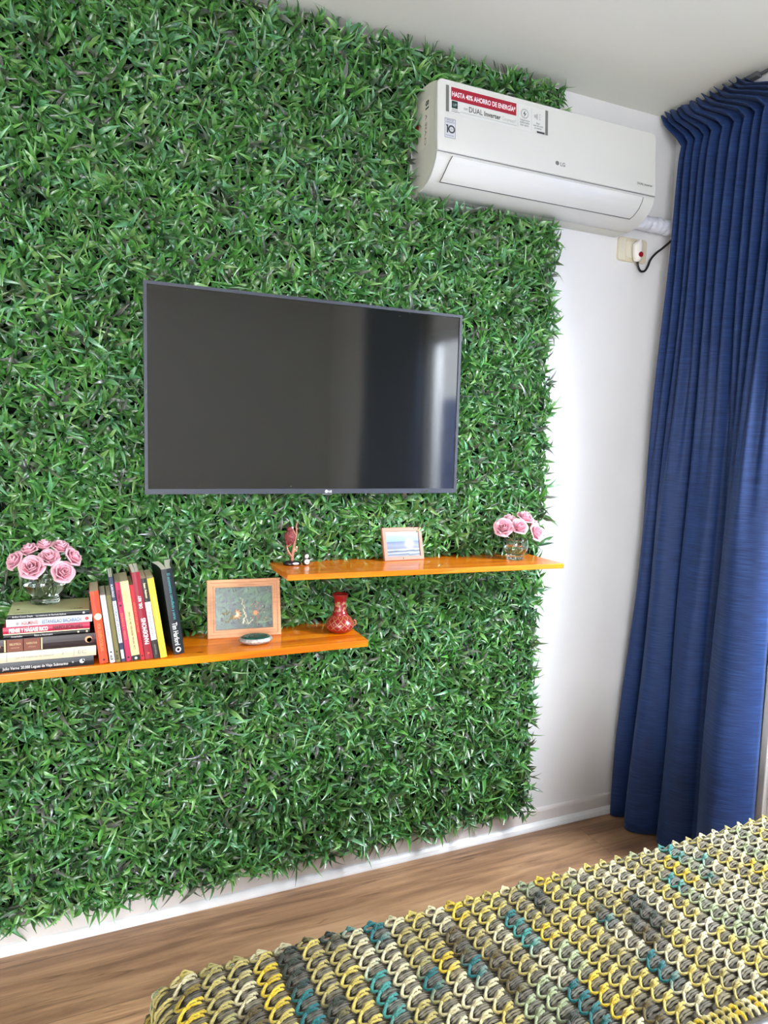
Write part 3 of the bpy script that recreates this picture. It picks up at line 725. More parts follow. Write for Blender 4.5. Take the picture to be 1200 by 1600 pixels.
    ym = mat('crochet_yarn', (.5, .5, .4), .85, .15, bump=.7, bscale=900, bdist=.0012, sheen=.3, attr=True)
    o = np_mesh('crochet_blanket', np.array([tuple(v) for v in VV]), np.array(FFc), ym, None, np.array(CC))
    tag(o, 'chunky crochet blanket in yellow, cream and teal yarn spread over the bed', 'blanket')
blanket()

# ------------------------------------------------------------------ books
paper = mat('book_pages', srgb(206, 196, 168), .8, .2, bump=.5, bscale=500, bdist=.0006, stretch=(.05, .05, 3), var=.08, vscale=60)
paper_w = mat('book_pages_white', srgb(226, 222, 208), .8, .2, var=.05, vscale=40)
def cm(name, rgb, rough=.35): return mat('cover_'+name, srgb(*rgb), rough, .45, var=.04, vscale=30)
INK = dict(white=mat('ink_white', srgb(216, 216, 214), .5), black=mat('ink_black', srgb(26, 26, 28), .5), red=mat('ink_red', srgb(190, 70, 70), .5), blue=mat('ink_blue', srgb(84, 112, 150), .5),
           gold=mat('ink_gold', srgb(214, 190, 140), .4), maroon=mat('ink_maroon', srgb(88, 10, 34), .5), teal=mat('ink_teal', srgb(84, 170, 176), .5), orange=mat('ink_orange', srgb(250, 140, 90), .5),
           grey=mat('ink_grey', srgb(150, 150, 144), .5), tan=mat('ink_tan', srgb(190, 150, 110), .5), brown=mat('ink_brown', srgb(116, 58, 36), .4), cream=mat('ink_cream', srgb(232, 222, 176), .5))
IK = list(INK)
def book(label, Ln, T, D, cover, marks, group, pages=paper, splay=0., hard=False, top=None, ct=.0007):
    """lying book: x along the spine, z across its thickness, y into the shelf (spine at y=0)"""
    root = thing('book', label, 'book', group=group)
    mats = [cover]+[INK[k] for k in IK]
    over = .003 if hard else 0.
    b = MB(); n = 10
    def off(v): return splay*v*v
    lo = [(D*k/n, -off(k/n)) for k in range(n+1)]; hi = [(D*k/n, T+off(k/n)) for k in range(n+1)]
    outer = hi[::-1]+[(-.0012, T*.75), (-.0018, T*.5), (-.0012, T*.25)]+lo
    inner = [(y, z+ct) for y, z in lo][::-1]; inner = [(max(y, ct), z) for y, z in inner]+[(max(y, ct), z-ct) for y, z in hi]
    pr = outer+inner
    nO = len(outer); tot = len(pr)
    def Pt(p, a): return (a, p[0], p[1])
    v = [Pt(p, 0) for p in pr]+[Pt(p, Ln) for p in pr]
    b.add(v, [(i, (i+1) % tot, tot+(i+1) % tot, tot+i) for i in range(tot)], 0)
    # end faces as strips between outer and inner
    hi_n = n+1
    for e in (0, tot):
        for k in range(n):
            b.add(v, [(e+k, e+k+1, e+tot-2-k, e+tot-1-k)], 0)            # upper board
            i0 = hi_n+3+k; b.add(v, [(e+i0, e+i0+1, e+nO+(n-k-1), e+nO+(n-k))], 0)
        b.add(v, [tuple(e+q for q in (n, n+1, n+2, n+3, n+4, nO+n, nO+n+1))], 0)
    for mk in marks:
        if mk[0] == 'band': _, a0, a1, z0, z1, ink = mk; b.quad((a0, -.0022, z0), (a1, -.0022, z0), (a1, -.0022, z1), (a0, -.0022, z1), IK.index(ink)+1)
        elif mk[0] == 'text':
            _, s_, a0, w_, zc, sz, ink = mk[:7]; bold = mk[7] if len(mk) > 7 else 0.
            b.text(s_, sz, (a0, -.0025, zc-sz*.35), (1, 0, 0), (0, 0, 1), IK.index(ink)+1, width=w_, bold=bold)
        elif mk[0] == 'dot':
            _, a0, zc, r, ink = mk; b.prism([(a0+r*math.cos(k*PI/8), zc+r*math.sin(k*PI/8)) for k in range(16)], 'y', -.0026, -.0019, IK.index(ink)+1)
        elif mk[0] == 'toptext':
            _, s_, a0, w_, y, sz, ink = mk; b.text(s_, sz, (a0, y, T+.0004), (1, 0, 0), (0, 1, 0), IK.index(ink)+1, width=w_, bold=.01)
    b.obj('cover', mats, root)
    if top:                                                             # different cover board on the upper side
        q = MB(); q.box(.0, .001, T, Ln, D, T+.0006)
        for mk in top[1]:
            _, s_, a0, w_, y, sz, ink = mk; q.text(s_, sz, (a0, y, T+.0009), (1, 0, 0), (0, 1, 0), IK.index(ink)+1, width=w_, bold=.02)
        q.obj('front_cover', [top[0]]+[INK[k] for k in IK], root)
    q = MB(); e = .0006+over; ye = D-.0015-over
    if splay:
        half = T/2
        L1 = [(ct+.001+(ye-ct)*k/n, ct+.0002-off(k/n)*.97) for k in range(n+1)]; L2 = [(ct+.001+(ye-ct)*k/n, half-.0004-off(k/n)*.55) for k in range(n+1)]
        H1 = [(y, T-z) for y, z in L1]; H2 = [(y, T-z) for y, z in L2]
        for A_, B_ in ((L1, L2), (H2, H1)):
            for k in range(n):
                q.prism([A_[k], A_[k+1], B_[k+1], B_[k]], 'x', e, Ln-e)
    else:
        q.prism([(ct, ct+.0001), (ye, ct+.0001), (ye, T-ct-.0001), (ct, T-ct-.0001)], 'x', e, Ln-e)
    q.obj('pages', pages, root)
    return root
SG = 'books lying stacked on the lower shelf'
z = LZ+.0004
def lay(Tn, x, y, *a, **k):
    global z
    bk = book(*a, **k); bk.location = (x, y, z); z += Tn+.0007
    return bk
lay(.0238, .466, -.249, 'black lying paperback with white spine title, lowest in the stack', .2465, .0238, .155, cm('black', (28, 32, 38)),
    [('text', 'Julio Verne', .045, .036, .010, .0098, 'white', .01), ('text', '20.000 Leguas de Viaje Submarino', .084, .104, .010, .0098, 'white', .01), ('dot', .199, .012, .0022, 'grey'), ('dot', .2195, .0125, .0055, 'white'), ('dot', .223, .0145, .003, 'white')], SG, paper_w)
lay(.0248, .462, -.2505, 'cream spined lying book second from the bottom of the stack', .2565, .0248, .160, cm('cream', (204, 195, 168)),
    [('text', 'Las mil historias de siempre', .078, .083, .0115, .0085, 'grey'), ('band', .024, .0256, .002, .0228, 'gold'), ('band', .058, .0595, .002, .0228, 'grey'), ('text', 'I', .180, .002, .012, .009, 'grey'), ('band', .205, .206, .002, .0228, 'grey'), ('text', 'EC', .215, .02, .012, .013, 'grey')], SG)
lay(.0312, .492, -.2495, 'thick dark brown lying book with two reddish label panels in the stack', .2265, .0312, .158, cm('dark_brown', (40, 28, 28)),
    [('band', .0, .0015, .001, .0302, 'gold'), ('band', .0275, .103, .001, .0302, 'brown'), ('band', .024, .0295, .001, .0302, 'gold'), ('band', .0640, .0655, .001, .0302, 'gold'), ('band', .1015, .1062, .001, .0302, 'gold'),
     ('text', 'BIBLIOTECA', .0355, .024, .019, .0075, 'gold'), ('text', 'universal', .038, .018, .0105, .006, 'tan'), ('text', 'NARRATIVA', .0715, .023, .019, .0075, 'gold'), ('text', 'clásica', .075, .016, .0105, .006, 'tan'),
     ('text', '21', .0095, .007, .015, .006, 'tan'), ('dot', .2095, .017, .0085, 'tan'), ('dot', .2115, .015, .006, 'gold'), ('band', .219, .2215, .008, .026, 'maroon')], SG, hard=True)
lay(.0098, .515, -.2475, 'thin black lying book just under the crimson one', .190, .0098, .150, cm('ink_black', (24, 22, 26)),
    [('text', 'Aristóteles', .016, .024, .005, .0062, 'white'), ('text', 'Ética a Nicómaco', .066, .040, .005, .0062, 'white'), ('dot', .1635, .0055, .0022, 'cream'), ('dot', .183, .0055, .0022, 'cream')], SG)
lay(.0182, .514, -.250, 'crimson lying book with bold white title in the stack', .191, .0182, .152, cm('crimson', (172, 24, 64)),
    [('text', 'PIENSE Y HÁGASE RICO', .013, .084, .0102, .0135, 'white', .045), ('text', 'NAPOLEON HILL', .108, .068, .0102, .0125, 'maroon', .03), ('band', .001, .190, .0002, .0026, 'cream')], SG)
lay(.0180, .5215, -.2505, 'white spined lying book with red and blue capitals in the stack', .189, .0180, .152, cm('white', (204, 206, 210)),
    [('text', 'ÁGILMENTE', .032, .036, .0085, .0125, 'red', .01), ('text', 'ESTANISLAO BACHRACH', .077, .087, .0085, .0130, 'blue', .015), ('dot', .024, .008, .0035, 'grey'), ('dot', .177, .0095, .0042, 'red')], SG)
lay(.0104, .5245, -.2490, 'black book with a pale olive cover, topmost of the stack under the rose bowl', .180, .0104, .140, cm('black', (28, 32, 38)),
    [('text', 'Arthur Conan Doyle', .010, .044, .0052, .0062, 'white'), ('text', 'Las aventuras de Sherlock Holmes', .061, .066, .0052, .0062, 'white'), ('dot', .167, .0055, .0025, 'white')], SG,
    top=(cm('olive_cover', (192, 196, 148), .5), [('t', '• e·LB!', .138, .026, .022, .011, 'black'), ('t', 'LOS LIBROS DE', .014, .034, .012, .006, 'black'), ('t', '♦', .015, .008, .045, .012, 'black')]))
STACK_TOP = z
GG = 'books standing on the lower shelf'
def stand(label, xb, lean, Ln, T, D, cover, marks, up=True, y=-.249, dz=0., **k):
    bk = book(label, Ln, T, D, cover, marks, GG, **k); l = math.radians(lean)
    U = Vector((-math.sin(l), 0, math.cos(l))); R_ = Vector((math.cos(l), 0, math.sin(l))); BL = Vector((xb, y, LZ+.0006+dz))
    if up: bk.location = BL+R_*T; bk.rotation_euler = (0, -PI/2-l, 0)
    else: bk.location = BL+U*Ln; bk.rotation_euler = (0, PI/2-l, 0)
    return bk
stand('orange red paperback standing nearest to the book stack', .7265, 6.6, .187, .0205, .125, cm('orange_red', (232, 74, 40)),
      [('text', 'E. HEMINGWAY', .012, .035, .0105, .0095, 'red'), ('dot', .0655, .0115, .0085, 'cream'), ('text', 'P', .0625, .006, .0115, .009, 'black', .03), ('text', 'POR QUIÉN DOBLAN', .084, .070, .0105, .0115, 'orange', .01), ('dot', .178, .011, .003, 'maroon')], False)
stand('white thin paperback standing beside the orange red one', .7505, 7, .176, .0125, .120, cm('white', (204, 206, 210)),
      [('text', 'Ensayos breves', .060, .046, .0065, .007, 'grey'), ('dot', .148, .0062, .0022, 'black'), ('text', 'eLB', .156, .013, .0062, .0075, 'black', .02)], False, pages=paper_w)
stand('olive khaki thin paperback standing third from the book stack', .7645, 7, .176, .0115, .122, cm('khaki', (118, 112, 70)),
      [('dot', .148, .0058, .0022, 'black'), ('text', 'eLB', .156, .013, .0058, .0072, 'black', .02)], False)
stand('slate blue taller paperback with a white title strip on its spine', .7775, 7.4, .222, .0105, .128, cm('slate_blue', (58, 64, 86)),
      [('text', 'ALAN PAULS', .018, .034, .0052, .0072, 'white', .02), ('band', .062, .172, .001, .0096, 'white'), ('text', 'HISTORIA DE UN PASADO', .066, .10, .0052, .0068, 'blue', .02), ('band', .190, .214, .002, .0086, 'white')], False, splay=.0012, pages=paper_w)
stand('magenta paperback standing left of the wide cream one', .7895, 7.3, .207, .0130, .125, cm('magenta', (176, 46, 84)),
      [('text', 'POEMAS', .020, .030, .0062, .008, 'maroon', .02), ('text', 'REUNIDOS Y VERSOS', .080, .070, .0062, .008, 'orange'), ('dot', .060, .0062, .0025, 'black'), ('dot', .197, .0062, .0025, 'black')], False)
stand('wide pale cream paperback with a dark foot band on its spine', .8035, 7.6, .209, .0200, .125, cm('pale_cream', (222, 206, 144)),
      [('band', 0, .0135, .0002, .0198, 'black'), ('dot', .006, .010, .0034, 'white'), ('text', 'Las venas abiertas de lo real', .030, .098, .0105, .0078, 'maroon', .01), ('text', 'E. GALEANO', .155, .030, .0105, .0068, 'tan')], True)
stand('narrow scarlet paperback squeezed between the cream and the dark red one', .8245, 7.6, .199, .0095, .122, cm('scarlet', (206, 44, 54)),
      [('text', 'CRÓNICAS DE UN VIAJE', .045, .080, .0048, .006, 'orange'), ('dot', .188, .0048, .0024, 'black')], False)
stand('tall dark red paperback with large white capitals on its spine', .8357, 8.0, .231, .0195, .130, cm('dark_red', (146, 34, 50)),
      [('text', 'PANDEMONIS', .040, .070, .0095, .0150, 'white', .03), ('text', 'DEL REY', .136, .034, .0100, .0105, 'white', .03), ('text', 'V', .013, .006, .0095, .008, 'orange', .02)], True, splay=.0016, pages=paper_w)
stand('thin black and white paperback standing left of the yellow one', .8567, 8.4, .214, .0150, .124, cm('charcoal', (52, 50, 46)),
      [('band', .062, .164, .0006, .0144, 'white'), ('text', 'Isaac Asimov', .012, .040, .0075, .0078, 'cream', .02), ('text', 'Francotiradores', .090, .062, .0075, .0068, 'black'), ('text', 'EDITORIAL', .176, .028, .0075, .005, 'grey')], False)
stand('yellow paperback leaning with a plain spine', .8734, 8.8, .214, .0165, .124, cm('yellow', (230, 190, 62)),
      [('text', 'Poesía completa', .050, .070, .0085, .006, 'gold'), ('text', 'LUMEN', .18, .018, .0085, .005, 'tan')], False)
stand('thick black paperback with white and teal spine lettering, last before the framed picture', .9090, 8.0, .232, .0270, .135, cm('blue_black', (26, 34, 40)),
      [('text', 'El economista camuflado y otras', .012, .125, .0165, .0105, 'teal'), ('text', 'Tim Harford', .145, .062, .0130, .0180, 'white', .02), ('dot', .219, .0125, .0072, 'white'), ('dot', .219, .0125, .0038, 'grey')], False, y=-.232, splay=.014, pages=paper_w)

# ------------------------------------------------------------------ framed pieces
pine = mat('pale_pine_frame', srgb(202, 150, 110), .4, .4, var=.16, vscale=5, stretch=(3, 3, 30))
pinkw = mat('pink_wood_frame', srgb(190, 128, 108), .45, .4, var=.08, vscale=20)
def frame_mesh(w, h, t, d, fm, root, step=True):
    b = MB()
    o = [(0, 0), (w, 0), (w, h), (0, h)]
    def ringpts(i): return [(i, i), (w-i, i), (w-i, h-i), (i, h-i)]
    prof = [(0, d), (0, .001), (.002, 0), (t*.35, 0), (t*.42, .0022), (t*.72, .0022), (t*.78, .0006), (t-.001, .0006), (t, .004), (t, d)] if step else [(0, d), (0, .001), (.001, 0), (t-.001, 0), (t, .001), (t, d)]
    for (i0, y0), (i1, y1) in zip(prof, prof[1:]):
        A, B = ringpts(i0), ringpts(i1)
        for k in range(4):
            q = (k+1) % 4
            b.quad((A[k][0], y0, A[k][1]), (A[q][0], y0, A[q][1]), (B[q][0], y1, B[q][1]), (B[k][0], y1, B[k][1]))
    return b
def herb_frame():
    w, h, t, d = .212, .168, .0235, .013
    root = thing('picture_frame', 'pale wood frame of dried pressed flowers between glass on the lower shelf', 'picture frame', (1.0145, -.116, LZ+.001), (math.radians(-12), 0, math.radians(-4)))
    frame_mesh(w, h, t, d, pine, root).obj('frame', pine, root)
    gm = bpy.data.materials.new('clear_frame_glass'); gm.use_nodes = True; N = gm.node_tree.nodes; L = gm.node_tree.links; N.clear()
    o_ = N.new('ShaderNodeOutputMaterial'); mx = N.new('ShaderNodeMixShader'); tr = N.new('ShaderNodeBsdfTransparent'); tr.inputs[0].default_value = (.93, .96, .94, 1); gl = N.new('ShaderNodeBsdfGlossy'); gl.inputs['Roughness'].default_value = .25; gl.inputs[0].default_value = (.8, .85, .9, 1)
    mx.inputs[0].default_value = .13; L.new(tr.outputs[0], mx.inputs[1]); L.new(gl.outputs[0], mx.inputs[2]); L.new(mx.outputs[0], o_.inputs['Surface'])
    b = MB(); b.box(t-.002, .006, t-.002, w-t+.002, .0075, h-t+.002); b.obj('glass', gm, root)
    # pressed flowers lie flat in the glass
    rnd = random.Random(4)
    ink = [mat('pressed_orange', srgb(206, 150, 104), .7), mat('pressed_cream', srgb(214, 208, 178), .7), mat('pressed_olive', srgb(122, 116, 70), .7), mat('pressed_pink', srgb(168, 120, 112), .7)]
    b = MB()
    def leafp(x, z, a, l, ww, mi, y=.0055):
        dx, dz = math.cos(a), math.sin(a); nx, nz = -dz, dx
        b.add([(x, y, z), (x+dx*l*.5+nx*ww, y-.0006, z+dz*l*.5+nz*ww), (x+dx*l, y, z+dz*l), (x+dx*l*.5-nx*ww, y-.0006, z+dz*l*.5-nz*ww)], [(0, 1, 2, 3)], mi)
    for k in range(7): leafp(.083, .066, -2.2+k*.62, .017, .0035, 0)                     # star flower
    for k in range(5): leafp(.083, .066, -1.9+k*.8, .010, .003, 1, .005)
    for k in range(26):                                                                    # white spike
        q = k/25; sx_ = .104+.004*math.sin(q*5); b.sphere((sx_+rnd.uniform(-.0035, .0035), .0052, .040+.072*q), .0016*(1.2-.6*q)+.0006, 5, 1, (1, .3, 1))
    b.tube([(.108, .0056, .030), (.105, .0056, .06), (.104, .0056, .112)], .0007, 5, 2)
    b.tube([(.110, .0056, .040), (.118, .0056, .036), (.128, .0056, .048)], .0011, 5, 1); b.tube([(.118, .0056, .037), (.112, .0056, .052)], .0009, 5, 1)
    for k in range(34):
        leafp(.125+rnd.uniform(0, .042), .040+rnd.uniform(0, .055), rnd.uniform(0, 6.28), rnd.uniform(.004, .010), .0014, rnd.choice([0, 2, 3, 3, 1]))
    for k in range(7): leafp(.138, .068, k*.9, .009, .0024, 0, .005)
    b.tube([(.140, .0056, .032), (.145, .0056, .06), (.150, .0056, .092)], .0007, 5, 3)
    for k in range(16): leafp(.045+rnd.uniform(0, .035), .040+rnd.uniform(0, .03), rnd.uniform(.3, 2.6), rnd.uniform(.008, .015), .0022, 2)
    b.tube([(.098, .0056, .032), (.090, .0056, .05), (.085, .0056, .064)], .0006, 5, 2)
    b.obj('pressed_flowers', ink, root)
herb_frame()
def sea_frame():
    w, h, t, d = .146, .106, .0125, .010
    root = thing('picture_frame', 'small pink wood frame with a seascape photo on the upper shelf', 'picture frame', (1.566, -.106, uz(1.60)+.0015), (math.radians(-16), USL, math.radians(5)))
    pf = frame_mesh(w, h, t, d, pinkw, root, False)
    pf.sphere((.068, -.0002, .006), .0022, 6, 1, (1, .2, 1)); pf.text('Sunset', .006, (.074, -.0006, .0042), (1, 0, 0), (0, 0, 1), 2, width=.018)
    pf.obj('frame', [pinkw, INK['black'], INK['tan']], root)
    m = bpy.data.materials.new('seascape_print'); m.use_nodes = True; N = m.node_tree.nodes; L = m.node_tree.links; p = N['Principled BSDF']
    co = N.new('ShaderNodeTexCoord'); mp = N.new('ShaderNodeMapping'); mp.inputs['Scale'].default_value = (16, 1, 55); L.new(co.outputs['Object'], mp.inputs[0])
    n = N.new('ShaderNodeTexNoise'); n.inputs['Scale'].default_value = 1; n.inputs['Detail'].default_value = 5; n.inputs['Distortion'].default_value = .7; L.new(mp.outputs[0], n.inputs['Vector'])
    s = N.new('ShaderNodeSeparateXYZ'); L.new(co.outputs['Object'], s.inputs[0])
    ma = N.new('ShaderNodeMath'); ma.operation = 'MULTIPLY_ADD'; ma.inputs[1].default_value = 1/h; L.new(s.outputs['Z'], ma.inputs[0])
    m2 = N.new('ShaderNodeMath'); m2.operation = 'MULTIPLY_ADD'; m2.inputs[1].default_value = .12; m2.inputs[2].default_value = -.06; L.new(n.outputs['Fac'], m2.inputs[0]); L.new(m2.outputs[0], ma.inputs[2])
    r = ramp(N, [(.10, srgb(226, 232, 240)), (.17, srgb(96, 118, 138)), (.21, srgb(214, 224, 236)), (.27, srgb(72, 92, 112)), (.31, srgb(210, 220, 232)), (.37, srgb(138, 148, 174)), (.47, srgb(164, 176, 204)), (.56, srgb(120, 140, 178)), (.59, srgb(160, 200, 232)), (.72, srgb(176, 208, 236)), (.82, srgb(224, 236, 246)), (.88, srgb(244, 246, 250))])
    L.new(ma.outputs[0], r.inputs[0])
    # sun glow on the right of the print
    dv = N.new('ShaderNodeVectorMath'); dv.operation = 'DISTANCE'; dv.inputs[1].default_value = (w*.66, 0, h*.50); L.new(co.outputs['Object'], dv.inputs[0])
    r2 = ramp(N, [(0.0, (1, 1, 1)), (.022, (0, 0, 0))]); L.new(dv.outputs['Value'], r2.inputs[0])
    mx = N.new('ShaderNodeMixRGB'); mx.inputs[2].default_value = (*srgb(248, 240, 204), 1); L.new(r2.outputs[0], mx.inputs[0]); L.new(r.outputs[0], mx.inputs[1])
    dk_ = N.new('ShaderNodeMixRGB'); dk_.blend_type = 'MULTIPLY'; dk_.inputs[0].default_value = 1; dk_.inputs[2].default_value = (.5, .5, .52, 1); L.new(mx.outputs[0], dk_.inputs[1]); L.new(dk_.outputs[0], p.inputs['Base Color']); p.inputs['Roughness'].default_value = .3; p.inputs['Specular IOR Level'].default_value = .3
    b = MB(); b.box(t-.001, .003, t-.001, w-t+.001, .005, h-t+.001); b.obj('photo', m, root)
    b = MB(); b.box(.004, .0075, .004, w-.004, .0098, h-.004); b.obj('back_board', mat('kraft_board', srgb(150, 116, 84), .8), root)
sea_frame()

# ------------------------------------------------------------------ trinket and red vase
def trinket():
    root = thing('agate_dish', 'round silver rimmed piece with a dark green polished stone top on the shelf', 'ornament', (1.137, -.186, LZ+.0005))
    b = MB(); pr = [(.0001, 0), (.033, 0), (.041, .003), (.0465, .008), (.0475, .012), (.0445, .0155), (.0415, .0175)]
    b.lathe(pr, n=48, sy=.8)
    for i, (x, y, zz) in enumerate(b.v):
        if zz > .001: a = math.atan2(y, x); k = 1+.02*math.sin(17*a)+.015*math.sin(31*a+zz*300); b.v[i] = (x*k, y*k, zz)
    b.obj('rim', mat('rough_silver', srgb(188, 184, 178), .35, metal=.55, bump=1., bscale=260, bdist=.003, var=.35, vscale=140), root)
    b = MB(); b.lathe([(.0420, .0150), (.0405, .0185), (.033, .0205), (.018, .0212), (.0001, .0214)], n=48, sy=.8)
    b.obj('stone_top', mat('malachite', srgb(12, 66, 56), .12, .6, var=.55, vscale=55, coat=.5), root)
trinket()
def red_vase():
    m = bpy.data.materials.new('painted_red_clay'); m.use_nodes = True; N = m.node_tree.nodes; L = m.node_tree.links; p = N['Principled BSDF']
    co = N.new('ShaderNodeTexCoord'); s = N.new('ShaderNodeSeparateXYZ'); L.new(co.outputs['Object'], s.inputs[0])
    def M(op, a, b=None, c=None):
        q = N.new('ShaderNodeMath'); q.operation = op
        for i, v in enumerate((a, b, c)):
            if v is None: continue
            if isinstance(v, (int, float)): q.inputs[i].default_value = v
            else: L.new(v, q.inputs[i])
        return q.outputs[0]
    ang = M('ARCTAN2', s.outputs['Y'], s.outputs['X']); u = M('MULTIPLY', ang, 12/(2*PI)); v = M('MULTIPLY', s.outputs['Z'], 52.)
    fu = M('ABSOLUTE', M('SUBTRACT', M('FRACT', u), .5)); fv = M('ABSOLUTE', M('SUBTRACT', M('FRACT', v), .5)); dsum = M('ADD', fu, fv)
    line = M('LESS_THAN', M('ABSOLUTE', M('SUBTRACT', dsum, .5)), .07); dot = M('LESS_THAN', dsum, .12)
    diam = M('MAXIMUM', line, dot); inb = M('MULTIPLY', M('GREATER_THAN', s.outputs['Z'], .012), M('LESS_THAN', s.outputs['Z'], .052))
    nz = N.new('ShaderNodeTexNoise'); nz.inputs['Scale'].default_value = 110; L.new(co.outputs['Object'], nz.inputs['Vector'])
    sw = M('GREATER_THAN', nz.outputs['Fac'], .56); inn = M('MULTIPLY', M('GREATER_THAN', s.outputs['Z'], .062), M('LESS_THAN', s.outputs['Z'], .094))
    f = M('MAXIMUM', M('MULTIPLY', diam, inb), M('MULTIPLY', sw, inn))
    mx = N.new('ShaderNodeMixRGB'); mx.inputs[1].default_value = (*srgb(134, 16, 22), 1); mx.inputs[2].default_value = (*srgb(160, 122, 84), 1); L.new(f, mx.inputs[0]); L.new(mx.outputs[0], p.inputs['Base Color'])
    p.inputs['Roughness'].default_value = .28; p.inputs['Coat Weight'].default_value = .3
    root = thing('vase', 'small red painted clay vase with diamond patterns on the lower shelf', 'vase', (1.403, -.148, LZ+.0005))
    b = MB()
    pr = [(.0001, 0), (.028, 0), (.034, .003), (.0415, .012), (.0440, .021), (.0420, .031), (.034, .043), (.025, .051), (.0215, .054), (.0225, .0565), (.0215, .059), (.0195, .062), (.0180, .075), (.0180, .090), (.0195, .103), (.0235, .112), (.0250, .1145), (.0240, .1160), (.0215, .1135), (.0175, .103), (.0155, .09), (.015, .06), (.0001, .055)]
    b.lathe(pr, n=40); b.obj('vase_body', m, root)
    b = MB(); P = [(.040+.0075*math.sin(a), -.012, .030-.0085*math.cos(a)-.004) for a in [k*PI/8 for k in range(0, 9)]]; b.tube(P, .0024, 8)
    b.obj('handle', mat('clay_handle', srgb(172, 96, 70), .4), root)
red_vase()

# ------------------------------------------------------------------ figurines
def figurines():
    fx, fy = 1.262, -.108; zb = uz(fx)+.0003
    root = thing('tree_figurine', 'carved reddish bird on bare branches over a dark base, upper shelf left end', 'figurine', (fx, fy, zb))
    b = MB(); b.lathe([(.0001, 0), (.024, 0), (.0265, .004), (.024, .009), (.015, .0125), (.0001, .0135)], n=28, sx=1.05, sy=.75); b.obj('base', mat('dark_lacquer', srgb(34, 26, 30), .15, .6), root)
    b = MB(); b.sphere((.006, -.017, .0055), .0105, 10, 0, (1.1, .35, .42)); b.obj('base_highlight', mat('highlight_silver', srgb(196, 196, 200), .3, metal=.3), root)  # white highlight on the lacquer, put in as a pale silver spot
    tan = mat('carved_branch', srgb(168, 112, 92), .5, var=.2, vscale=120)
    b = MB()
    def br(P, r0, r1):
        Q = catmull(P, 4); b.tube(Q, [1.3*(r0+(r1-r0)*k/(len(Q)-1)) for k in range(len(Q))], 8)
    br([(0, 0, .010), (.001, 0, .03), (.004, -.002, .05), (.008, 0, .072), (.013, .001, .095), (.012, 0, .118), (.016, 0, .129)], .0040, .0010)
    br([(.001, 0, .022), (-.008, -.003, .034), (-.014, -.003, .044), (-.016, 0, .056), (-.014, 0, .068)], .0028, .0012)
    br([(.002, 0, .036), (.010, -.003, .043), (.016, -.002, .052)], .0024, .001); br([(.011, 0, .088), (.005, -.003, .098), (.0, -.002, .110), (-.004, 0, .114)], .002, .0009)
    br([(-.016, 0, .054), (-.008, -.003, .060), (-.002, -.003, .068)], .0019, .001); br([(.012, 0, .110), (.018, 0, .107)], .0013, .0008); br([(-.010, 0, .036), (-.016, .002, .032)], .0014, .0008)
    b.obj('branches', tan, root)
    rb = mat('reddish_carving', srgb(124, 54, 54), .5, bump=1., bscale=190, bdist=.004, var=.4, vscale=110)
    b = MB(); b.sphere((-.006, .002, .083), .0175, 14, 0, (.95, .7, 1.4))
    b.sphere((-.008, 0, .106), .0092, 10); b.sphere((-.015, 0, .070), .0085, 8, 0, (.8, .6, 1.3)); b.add([(-.011, -.008, .108), (-.005, -.008, .108), (-.008, -.0135, .104)], [(0, 1, 2)])
    for i, (x, y, zz) in enumerate(b.v): k = .0012*math.sin(x*900+zz*700); b.v[i] = (x+k, y+k, zz)
    b.obj('bird', rb, root)
    b = MB()
    for (x, zz, r) in ((.013, .053, .0034), (-.001, .112, .0038), (.017, .076, .002)): b.sphere((x, -.003, zz), r, 7)
    b.obj('blossom', mat('cream_bud', srgb(216, 190, 170), .5), root)
    gx_, gy_ = 1.3015, -.118; zb = uz(gx_)+.0003
    root = thing('miniature_figurine', 'tiny white fronted dark figurine beside the branch carving, upper shelf', 'figurine', (gx_, gy_, zb))
    b = MB(); b.lathe([(.0001, 0), (.0085, 0), (.0108, .004), (.0112, .010), (.0095, .0155), (.0072, .0195), (.0078, .024), (.0084, .028), (.0066, .033), (.0001, .0355)], n=24, sy=.8); b.sphere((-.0055, 0, .0345), .003, 6); b.sphere((.0055, 0, .0345), .003, 6)
    b.obj('body', mat('figurine_dark', srgb(52, 44, 44), .3), root)
    b = MB(); b.sphere((.0015, -.0048, .0095), .0088, 10, 0, (1, .62, 1)); b.sphere((.0015, -.0035, .0265), .0068, 10, 0, (1, .65, 1)); b.obj('white_front', mat('figurine_white', srgb(232, 226, 216), .3), root)
    b = MB(); b.sphere((.0015, -.0098, .0095), .0016, 6); b.sphere((.0015, -.0078, .0268), .0013, 6); b.obj('mark', mat('figurine_mark', srgb(96, 84, 92), .4), root)
figurines()

# ------------------------------------------------------------------ roses in glass bowls
glassm = mat('clear_vase_glass', (.94, .98, .97), .02, .5, trans=1., ior=1.42)
waterm = mat('vase_water', (.93, .97, .94), .01, .5, trans=1., ior=1.33)
petal = bpy.data.materials.new('pink_rose_petal'); petal.use_nodes = True
N = petal.node_tree.nodes; L = petal.node_tree.links; p = N['Principled BSDF']; a = N.new('ShaderNodeAttribute'); a.attribute_name = 'Col'; L.new(a.outputs['Color'], p.inputs['Base Color'])
p.inputs['Roughness'].default_value = .6; p.inputs['Sheen Weight'].default_value = .2
t_ = N.new('ShaderNodeBsdfTranslucent'); L.new(a.outputs['Color'], t_.inputs['Color']); mx = N.new('ShaderNodeMixShader'); mx.inputs[0].default_value = .25
L.new(p.outputs[0], mx.inputs[1]); L.new(t_.outputs[0], mx.inputs[2]); L.new(mx.outputs[0], N['Material Output'].inputs['Surface'])
stemm = mat('rose_stem_green', srgb(96, 112, 60), .5)
